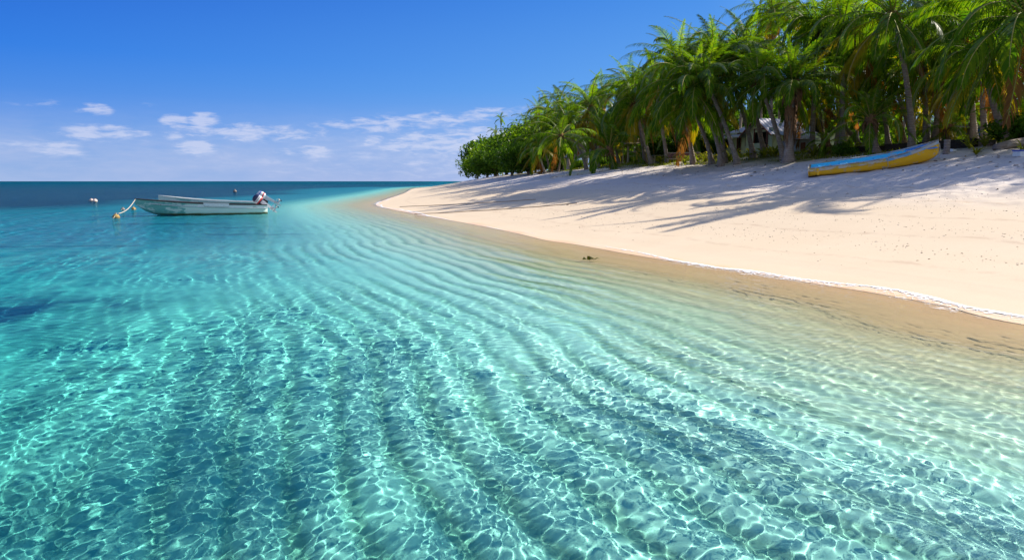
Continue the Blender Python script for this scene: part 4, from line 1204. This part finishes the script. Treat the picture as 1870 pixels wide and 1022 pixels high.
def house():
    # facade runs from the far left corner to the near right corner
    A = base_at(1312, 60.0); B = base_at(1422, 53.0)
    v = Vector((B.x-A.x, B.y-A.y, 0)); Lf = v.length; rzz = math.atan2(v.y, v.x)
    z0 = at_y(1360, 287, 57).z
    root = thing('house', 'cream timber house with tin roof on short stilts, half hidden behind palm trunks', 'house', (A.x, A.y, z0), rzz)
    hw = at_y(1312, 251, 60).z - z0; 
    holes = [(.55,1.25,.9,1.95),(2.35,2.85,.05,1.98),(Lf*.46,Lf*.46+.85,.85,1.95),(Lf*.79,Lf*.79+1.5,.95,2.05)]
    m = MB(); ribbed_wall(m, 0, Lf, 0, hw, 0, .3, holes)
    m.box((.05, 3.0, hw/2), (.10, 5.8, hw)); m.box((Lf-.05, 3.0, hw/2), (.10, 5.8, hw)); m.box((Lf/2, 5.95, hw/2), (Lf-.2, .08, hw)); m.box((Lf/2, 3.0, -.07), (Lf-.02, 5.9, .12))
    m.obj('wall', M_WALL, root)
    for (a, b, c, d) in holes:
        dr = c < .1
        fr = MB(); w_ = .07
        fr.box((a+w_/2, -.005, (c+d)/2), (w_, .14, d-c-.004)); fr.box((b-w_/2, -.005, (c+d)/2), (w_, .14, d-c-.004)); fr.box(((a+b)/2, -.005, d-w_/2-.002), (b-a-2*w_-.004, .14, w_))
        if not dr: fr.box(((a+b)/2, -.005, c+w_/2+.002), (b-a-2*w_-.004, .14, w_))
        f = fr.obj('door_frame' if dr else 'window_frame', M_TRIM, root)
        p = MB(); p.box(((a+b)/2, .20, (c+d)/2), (b-a+.1, .02, d-c+.1)); p.obj('door' if dr else 'window_pane', M_VOID, f)
    rf = MB(); rise = 1.05
    roof_sheet(rf, (-.4,-.45,hw-.06), (Lf*.62,-.45,hw-.06), (Lf*.62,3.0,hw+rise), (-.4,3.0,hw+rise), 44)
    roof_sheet(rf, (Lf+.4,6.45,hw-.06), (-.4,6.45,hw-.06), (-.4,3.02,hw+rise), (Lf+.4,3.02,hw+rise), 60)
    rf.obj('roof', M_TIN, root)
    m = MB(); m.box((Lf*.3-.2,-.47,hw-.12), (Lf*.62+.35,.03,.13)); m.obj('fascia_board', M_WHITE, root)
    # gable wing on the right
    g0, g1 = Lf*.66, Lf+.5; gm = (g0+g1)/2; gw = MB(); gy = -1.2
    gh = [(Lf*.79,Lf*.79+1.5,.95,2.05),(g1-1.25,g1-.45,.05,2.0)]
    ribbed_wall(gw, g0, g1, 0, hw, gy, .3, gh)
    V = [Vector((g0,gy,hw+.002)),Vector((g1,gy,hw+.002)),Vector((gm,gy,hw+.95)),Vector((g0,gy+.08,hw+.002)),Vector((g1,gy+.08,hw+.002)),Vector((gm,gy+.08,hw+.95))]
    gw.add(V, [(0,1,2),(5,4,3),(0,3,4,1),(1,4,5,2),(2,5,3,0)])
    gw.box((g0+.04, gy+.64, hw/2), (.08, 1.1, hw)); gw.box((g1-.04, gy+1.5, hw/2), (.08, 2.8, hw))
    gw.obj('gable_wall', M_WALL, root)
    for (a, b, c, d) in gh:
        dr = c < .1; fr = MB(); w_ = .07
        fr.box((a+w_/2, gy-.005, (c+d)/2), (w_, .14, d-c-.004)); fr.box((b-w_/2, gy-.005, (c+d)/2), (w_, .14, d-c-.004)); fr.box(((a+b)/2, gy-.005, d-w_/2-.002), (b-a-2*w_-.004, .14, w_))
        f = fr.obj('door_frame' if dr else 'window_frame', M_TRIM, root)
        p = MB(); p.box(((a+b)/2, gy+.20, (c+d)/2), (b-a+.1, .02, d-c+.1)); p.obj('door' if dr else 'window_pane', M_VOID, f)
    gr = MB()
    roof_sheet(gr, (g0-.35,3.0,hw-.30), (g0-.35,gy-.4,hw-.30), (gm,gy-.4,hw+1.02), (gm,3.0,hw+1.02), 26)
    roof_sheet(gr, (g1+.35,gy-.4,hw-.30), (g1+.35,3.0,hw-.30), (gm,3.0,hw+1.03), (gm,gy-.4,hw+1.03), 26)
    gr.obj('gable_roof', M_TIN, root)
    bb = MB()
    for (x0_, x1_) in ((g0-.36, gm), (g1+.36, gm)):
        bb.tube([(x0_, gy-.43, hw-.36), (x1_, gy-.43, hw+.98)], .06, 4)
    bb.obj('barge_board', M_TRIM, root)
    for i in range(6):
        for yy in (.25, 5.6):
            m = MB(); m.box((.3 + i*(Lf-.6)/5, yy, -.5), (.16,.16,.8)); m.obj('stilt', M_WOOD, root)
house()
# pale blue hut left of the house, and a grey wall right of the shaggy palm
def hut(u0, u1, Y, vb, vt, mat, label, name='hut'):
    a, b = at_y(u0, vb, Y), at_y(u1, vb, Y); h = at_y(u0, vt, Y).z - a.z; Lh = b.x-a.x
    root = thing(name, label, 'hut', (a.x, Y, a.z), 0)
    m = MB(); ribbed_wall(m, 0, Lh, 0, h, 0, .35, [(Lh*.3, Lh*.62, .05, h*.8)]); m.box((.04,1.5,h/2), (.08,2.8,h)); m.box((Lh-.04,1.5,h/2), (.08,2.8,h)); m.box((Lh/2,2.95,h/2), (Lh,.08,h)); m.obj('wall', mat, root)
    d = MB(); d.box((Lh*.46, .06, .05+(h*.8-.05)/2), (Lh*.32-.01, .04, h*.8-.06)); d.obj('door', M_TRIM, root)
    r = MB(); roof_sheet(r, (-.3,-.4,h-.02), (Lh+.3,-.4,h-.02), (Lh+.3,3.2,h+.7), (-.3,3.2,h+.7), 24); r.obj('roof', M_TIN, root)
    s = MB()
    for x in (.2, Lh-.2):
        for y in (.2, 2.7): s.box((x, y, -.45), (.14,.14,.88))
    s.obj('stilts', M_WOOD, root)
hut(1268, 1306, 63, 284, 256, M_LBLUE, 'small pale blue hut on stilts between the bench and the house')
hut(1452, 1482, 47, 284, 254, M_GREYW, 'pale grey outbuilding right of the shaggy brown palm trunk')
# slatted bench of reddish boards
def bench():
    a = base_at(1219, 53.5); b = base_at(1276, 52.5); v = b-a; Lb = math.hypot(v.x, v.y)
    zg = at_y(1250, 298, 53).z
    root = thing('wooden_bench', 'long reddish slatted wooden bench with pale top rail under the palms', 'bench', (a.x, a.y, zg), math.atan2(v.y, v.x))
    m = MB()
    for k in range(3): m.box((Lb/2, .05+.05*k, .40+.15*k), (Lb, .03, .12), Matrix.Rotation(rad(-12),3,'X'))
    m.obj('backrest', simple_mat('red_brown_board', (.26,.12,.10), (.18,.09,.08), 5, .85, .3, .1, (.5,5,5)), root)
    m = MB(); m.box((Lb/2, .17, .80), (Lb+.06, .07, .06)); m.obj('top_rail', M_WOODP, root)
    m = MB()
    for k in range(3): m.box((Lb/2, -.12-.14*k, .31), (Lb, .12, .04))
    m.obj('seat', M_WOODP, root)
    for x in (.08, Lb*.5, Lb-.08):
        m = MB(); m.box((x, -.35, .13), (.08,.08,.31)); m.box((x, .19, .36), (.08,.07,.80)); m.obj('leg', M_WOODP, root)
bench()
def table(u0, u1, Y, vt, vb, label, mat, name='wooden_table', dep=1.0):
    a, b = at_y(u0, vt, Y), at_y(u1, vt, Y); zb = at_y(u0, vb, Y).z; Lt = b.x-a.x; h = a.z-zb
    root = thing(name, label, 'table', (a.x, Y, zb), 0)
    m = MB(); m.box((Lt/2, dep/2, h), (Lt+.1, dep+.1, .05)); m.obj('tabletop', mat, root)
    for x in (.06, Lt-.06):
        for y in (.06, dep-.06): q = MB(); q.box((x, y, h/2-.05), (.08,.08,h)); q.obj('leg', mat, root)
table(1168, 1192, 60, 291, 300, 'low grey plank table beside the posts of the shelter', M_WOOD, dep=.8)
table(1195, 1216, 57, 284, 297, 'pale plank table just left of the long slatted bench', M_WOODP, dep=.8)
# shelter of posts with a flat roof
def shelter(u0, u1, Y, vb, vt, label, mat, roofm, npost=4, dep=3.0, rails=True):
    a, b = at_y(u0, vb, Y), at_y(u1, vb, Y); h = at_y(u0, vt, Y).z - a.z; Ls = b.x-a.x
    root = thing('post_shelter', label, 'shelter', (a.x, Y, a.z), 0)
    rr = random.Random(int(u0))
    for i in range(npost):
        for y in (0, dep):
            m = MB(); x = Ls*i/(npost-1)
            m.tube([(x, y, -.3), (x+rr.uniform(-.05,.05), y, h)], [.07,.055], 7); m.obj('post', mat, root)
    m = MB(); roof_sheet(m, (-.4,-.5,h+.02), (Ls+.4,-.5,h+.02), (Ls+.4,dep+.5,h+.55), (-.4,dep+.5,h+.55), 18); m.obj('roof', roofm, root)
    if rails:
        m = MB()
        for z in (h*.38, h*.62): m.box((Ls/2, 0, z), (Ls, .05, .08))
        m.obj('rail', mat, root)
shelter(1146, 1192, 66, 298, 264, 'open shelter of wooden posts with rails under the palms left of the bench', M_WOODP, M_THATCH, 5)
shelter(1738, 1826, 42, 262, 234, 'low open shelter with pale roof edge behind the trunks at the right', M_WOOD, M_TIN, 4, 2.0)
def thatch_hut(u, vb, vt, Y, wd, label):
    p = at_y(u, vb, Y); h = at_y(u, vt, Y).z - p.z
    root = thing('thatched_hut', label, 'hut', p, 0)
    m = MB(); e = h*.52; n = 16; V = []; Fc = []; rr = random.Random(int(u))
    for (r_, z) in ((wd*.62, e-.12), (wd*.36, e+(h-e)*.55), (.06, h)):
        for k in range(n): 
            a = 6.283*k/n; q = r_*(1+rr.uniform(-.07,.07)); V.append((q*math.cos(a), q*.8*math.sin(a), z+rr.uniform(-.05,.05)))
    for i in range(2):
        for k in range(n): Fc.append((i*n+k, i*n+(k+1)%n, (i+1)*n+(k+1)%n, (i+1)*n+k))
    m.add(V, Fc); m.obj('roof', M_THATCH, root)
    for (x, y) in ((-.42,-.3),(.42,-.3),(.42,.3),(-.42,.3)):
        q = MB(); q.tube([(x*wd, y*wd, -.2),(x*wd, y*wd, e+.1)], .07, 7); q.obj('post', M_WOODP, root)
thatch_hut(1054, 306, 268, 74, 2.4, 'small grey thatched hut on posts left of the bow-shaped palm trunk')
thatch_hut(1093, 301, 266, 76, 3.2, 'low brown thatched shelter between the bow-shaped trunk and the young palm')
# dark timber baulks behind the boat, stump, log, box, scraps
def baulk(u0, v0, u1, v1, hgt, label, mat=M_DWOOD, dep=.3):
    a, b = on_land(u0, v0), on_land(u1, v1); v = b-a; Lb = v.length
    o = MB(); rr = random.Random(int(u0)); V = []; Fc = []; n = 12
    for i in range(n+1):
        for (y, z) in ((-dep/2,-.12),(dep/2,-.12),(dep/2,hgt),(-dep/2,hgt)): V.append(Vector((Lb*i/n, y+rr.uniform(-.015,.015), z+rr.uniform(-.015,.015))))
    for i in range(n):
        for k in range(4): Fc.append((i*4+k, i*4+(k+1)%4, i*4+4+(k+1)%4, i*4+4+k))
    Fc += [(3,2,1,0), tuple(n*4+k for k in range(4))]
    o.add(V, Fc); r = o.obj('timber_baulk', mat, loc=a)
    r.rotation_euler = (0, -math.atan2(v.z, math.hypot(v.x, v.y)), math.atan2(v.y, v.x))
    setp(r, label, 'timber')
baulk(1518, 279, 1612, 277, .30, 'dark timber baulk lying behind the low young palm and the yellow boat')
baulk(1616, 276, 1706, 271, .34, 'long dark timber baulk directly behind the bow of the yellow boat')
baulk(1710, 272, 1782, 268, .36, 'dark timber baulk lying on the sand right of the yellow boat')
baulk(1784, 267, 1815, 264, .22, 'short brown timber baulk at the right end of the row of dark baulks', M_WOOD)
a = on_land(1728, 281.5); m = MB(); m.tube([(0,0,-.2),(0,0,.05),(.01,0,.3),(0,.01,.62)], [.15,.13,.12,.125], 10)
o = m.obj('stump_post', M_TRUNK, loc=a, smooth=False); setp(o, 'grey wooden stump post standing in the sand right of the boat bow', 'post')
a, b = on_land(1819, 274), on_land(1885, 262); v = b-a
m = MB(); m.tube([Vector((0,0,.10)), v*.3+Vector((0,0,.13)), v*.7+Vector((0,0,.14)), v+Vector((0,0,.12))], [.16,.18,.19,.2], 12)
setp(m.obj('palm_log', M_TRUNK, loc=a, smooth=True), 'grey fallen palm log lying on the sand at the right edge', 'log')
a = on_land(1865, 286); root = thing('box', 'white and dark blue box lying on the sand at the right edge', 'box', a, .3)
m = MB(); m.box((0,0,.09), (.5,.32,.2)); m.obj('body', M_WHITE, root, bevel=.02); m = MB(); m.box((0,0,.22), (.53,.35,.05)); m.obj('lid', M_BLUED, root, bevel=.01)
a = on_land(1740, 277); m = MB(); m.box((0,0,.05), (.34,.22,.12), taper=.7); m.box((.16,.03,.04), (.18,.15,.07), Matrix.Rotation(.5,3,'Z'))
o = m.obj('plastic_scrap', M_WHITE, loc=a, bevel=.02); o.rotation_euler = (.1,.1,.4); setp(o, 'white plastic scrap lying by the stump post', 'litter')
b = base_at(1792, 41); root = thing('barrel', 'blue plastic barrel among the trunks under the low shelter at the right', 'barrel', at_y(1791, 262, 41), 0)
m = MB(); m.tube([(0,0,-.05),(0,0,.03),(0,0,.3),(0,0,.6),(0,0,.87),(0,0,.9)], [.25,.27,.29,.29,.27,.24], 16); m.obj('body', simple_mat('blue_drum', (.03,.10,.30),(.04,.12,.34),4,.45,.05), root, True)
m = MB(); m.tube([(0,0,.29),(0,0,.33)], [.30,.30], 16); m.tube([(0,0,.58),(0,0,.62)], [.30,.30], 16); m.obj('hoop', M_NAVY, root)
# leaf clump adrift in the shallows
a = on_z(1078, 476); m = MB(); rr = random.Random(4)
for k in range(9):
    an = rr.random()*6.28; d = Vector((math.cos(an), math.sin(an), 0)); s_ = d.cross(Vector((0,0,1)))*.035; l = rr.uniform(.10,.24); o_ = Vector((rr.uniform(-.1,.1), rr.uniform(-.06,.06), .02))
    V = [o_-s_*.3, o_+s_*.3, o_+d*l*.5+Vector((0,0,rr.uniform(.02,.09)))+s_, o_+d*l*.5+Vector((0,0,rr.uniform(.02,.09)))-s_, o_+d*l+Vector((0,0,.02))]
    m.add(V, [(0,1,2,3),(3,2,4)])
setp(m.obj('drifting_leaves', leaf_material('wet_leaf', (.03,.05,.015), (.05,.05,.02), (.10,.10,.02)), loc=a), 'dark clump of leaves drifting in the shallow water near the shore', 'leaf')
# ---------------------------------------------------------------- foam at the water's edge
def foam_material():
    m, t = new_mat('foam')
    pos = t.add('ShaderNodeNewGeometry').outputs['Position']
    q = t.add('ShaderNodeAttribute', attribute_name='across').outputs['Fac']; s = t.add('ShaderNodeAttribute', attribute_name='amount').outputs['Fac']
    vo = t.add('ShaderNodeTexVoronoi', feature='DISTANCE_TO_EDGE'); vo.inputs['Scale'].default_value = 9
    wp = t.add('ShaderNodeVectorMath', operation='ADD'); t.link(pos, wp.inputs[0])
    nn = t.add('ShaderNodeTexNoise'); nn.inputs['Scale'].default_value = 5; t.link(pos, nn.inputs['Vector'])
    sc_ = t.add('ShaderNodeVectorMath', operation='SCALE'); sc_.inputs[3].default_value = .22; t.link(nn.outputs[1], sc_.inputs[0]); t.link(sc_.outputs[0], wp.inputs[1])
    t.link(wp.outputs[0], vo.inputs['Vector'])
    n = t.noise(pos, 1.6, 5, .7)
    lead = t.ramp(q, [(.0,0),(.03,1),(.09,1),(.17,.45),(.65,.22),(1,0)])
    lace = t.ramp(vo.outputs['Distance'], [(.0,1),(.11,.35),(.2,0)])
    amt = t.math('MULTIPLY', t.math('ADD', t.math('MULTIPLY', lead, t.math('MULTIPLY_ADD', lace, .75, .35)), t.math('MULTIPLY', t.math('SUBTRACT', n, .55), .9)), s)
    al = t.ramp(amt, [(.19,0),(.5,1)])
    d = t.add('ShaderNodeBsdfPrincipled'); d.inputs['Base Color'].default_value = (.85,.85,.84,1); d.inputs['Roughness'].default_value = .7
    t.link(al, d.inputs['Alpha']); t.link(d.outputs[0], t.out.inputs[0]); return m
def foam():
    ds = np.linalg.norm(np.diff(SH, axis=0), axis=1); s = np.concatenate([[0], np.cumsum(ds)])
    i0 = 3*8; i1 = 21*8
    ss = np.arange(s[i0], s[i1], .12)
    cx = np.interp(ss, s, SH[:, 0]); cy_ = np.interp(ss, s, SH[:, 1])
    for _ in range(30):
        cx[1:-1] = (cx[:-2]+2*cx[1:-1]+cx[2:])/4; cy_[1:-1] = (cy_[:-2]+2*cy_[1:-1]+cy_[2:])/4
    tx = np.gradient(cx); ty = np.gradient(cy_); l = np.hypot(tx, ty); nx, ny = -ty/l, tx/l
    d1 = shore_dist(cx+nx*.5, cy_+ny*.5); sg = np.where(d1 > 0, 1, -1); nx *= sg; ny *= sg
    edge = .26 + .40*fbm(ss*.22, ss*0+2, 3) + .10*fbm(ss*1.3, ss*0+5, 3)
    K = 15; wq = np.linspace(0, 1, K); V = []; A = []; S_ = []
    amount = np.clip(.55 + 1.5*fbm(ss*.11, ss*0+11, 3), .0, 1)
    amount = np.maximum(amount, np.clip((13-cy_)/3, 0, 1)*.95)
    for q in wq:
        off = edge - q*.85
        X = cx+nx*off; Y = cy_+ny*off
        z = np.maximum(land_z(X, Y), wave_z(X, Y, np.full_like(X, .02), shore_dist(X, Y)))
        V.append(np.stack([X, Y, z+.010], 1)); A.append(np.full_like(X, q)); S_.append(amount)
    n = len(ss); V = np.concatenate(V)
    i = np.arange(K-1)[:, None]*n; j = np.arange(n-1)[None, :]
    Q = np.stack([i+j, i+j+1, i+n+j+1, i+n+j], -1).reshape(-1, 4)
    o = mesh_np('foam', V, Q, foam_material(), kind='stuff')
    point_attr(o, 'across', np.concatenate(A)); point_attr(o, 'amount', np.concatenate(S_))
    setp(o, 'thin white lacy foam along the edge of the water', 'foam')
foam()
# ---------------------------------------------------------------- fine drift on the sand: nobody could count it
def scatter(name, n, lo, hi, size, mats, label, seed, dense=None, ymax=40):
    r = np.random.RandomState(seed); mb_v = []; mb_f = []; mi = []
    X = r.uniform(-6, 34, n*9); Y = 4 + (ymax-4)*r.rand(n*9)**1.3
    d = shore_dist(X, Y); w_ = (d > lo) & (d < hi)
    if dense is not None: w_ &= r.rand(len(X)) < dense(X, Y, d)
    X = X[w_][:n]; Y = Y[w_][:n]; Z = land_z(X, Y)
    off = 0
    for x, y, z in zip(X, Y, Z):
        a = r.rand()*6.28; s = size*(.5+1.2*r.rand()**2); e = 1 + 1.6*r.rand()
        ca_, sa_ = math.cos(a), math.sin(a); h = s*(.5+.5*r.rand())
        for (px, py, pz) in ((-s*e,-s*.6,-.004),(s*e,-s*.7,-.004),(s*e*.9,s*.6,-.004),(-s*e*.8,s*.7,-.004),(-s*e*.5,-s*.3,h),(s*e*.5,-s*.25,h*.8),(s*e*.4,s*.3,h),(-s*e*.5,s*.3,h*.9)):
            mb_v.append((x+px*ca_-py*sa_, y+px*sa_+py*ca_, z+pz))
        for q in ((4,5,6,7),(0,1,5,4),(1,2,6,5),(2,3,7,6),(3,0,4,7)): mb_f.append([k+off for k in q])
        mi += [r.randint(len(mats))]*5; off += 8
    me = bpy.data.meshes.new(name); me.from_pydata(mb_v, [], mb_f); me.update()
    for m_ in mats: me.materials.append(m_)
    me.polygons.foreach_set('material_index', mi)
    o = linked(name, me); setp(o, label, 'debris', None, 'stuff')
D1 = simple_mat('dark_drift', (.09,.06,.04), (.16,.11,.07), 20, .9); D2 = simple_mat('tan_drift', (.34,.24,.15), (.24,.17,.11), 20, .9); D3 = simple_mat('shell_grit', (.55,.48,.40), (.45,.36,.28), 20, .8)
band = lambda X, Y, d: np.clip(.15 + 1.2*np.abs(np.sin((d + 1.6*fbm(X*.25, Y*.25, 3))*1.32))**6 + .9*fbm(X*.5, Y*.5, 2), .03, 1)*np.clip((d-1.2)/2.5, 0, 1)
scatter('drift_debris', 8500, 1.2, 15, .008, [D1, D2, D2, D3], 'fine twigs, shells and leaf scraps scattered over the dry sand', 1, band)
scatter('drift_debris', 90, 3, 17, .02, [D1, D1, D2], 'larger dark scraps and pebbles lying on the sand', 2)
scatter('leaf_litter', 2600, 15, 26, .03, [D2, D1, D3], 'fallen leaf litter and husk scraps at the top of the sand', 3, ymax=75)
# grass under the palms
def grass():
    r = np.random.RandomState(8); n = 26000
    X = r.uniform(2, 46, n*3); Y = r.uniform(34, 84, n*3); d = shore_dist(X, Y)
    k = (d > 20) & (d < 33) & (fbm(X*.3, Y*.3, 3) > -.12); X = X[k][:n]; Y = Y[k][:n]; Z = land_z(X, Y, fine=False); n = len(X)
    a = r.rand(n)*6.28; h = .08 + .16*r.rand(n); w_ = .02+.02*r.rand(n); l = r.randn(n, 2)*.06
    V = np.stack([np.stack([X-w_*np.cos(a), Y-w_*np.sin(a), Z-.02], 1), np.stack([X+w_*np.cos(a), Y+w_*np.sin(a), Z-.02], 1), np.stack([X+l[:, 0], Y+l[:, 1], Z+h], 1)], 1).reshape(-1, 3)
    o = mesh_np('grass', V, np.arange(n*3).reshape(-1, 3), leaf_material('grass_blade', (.12,.15,.02), (.22,.22,.03), (.08,.12,.02)), smooth=False, kind='stuff')
    setp(o, 'short yellow-green grass on the ground under the palms', 'grass')
grass()
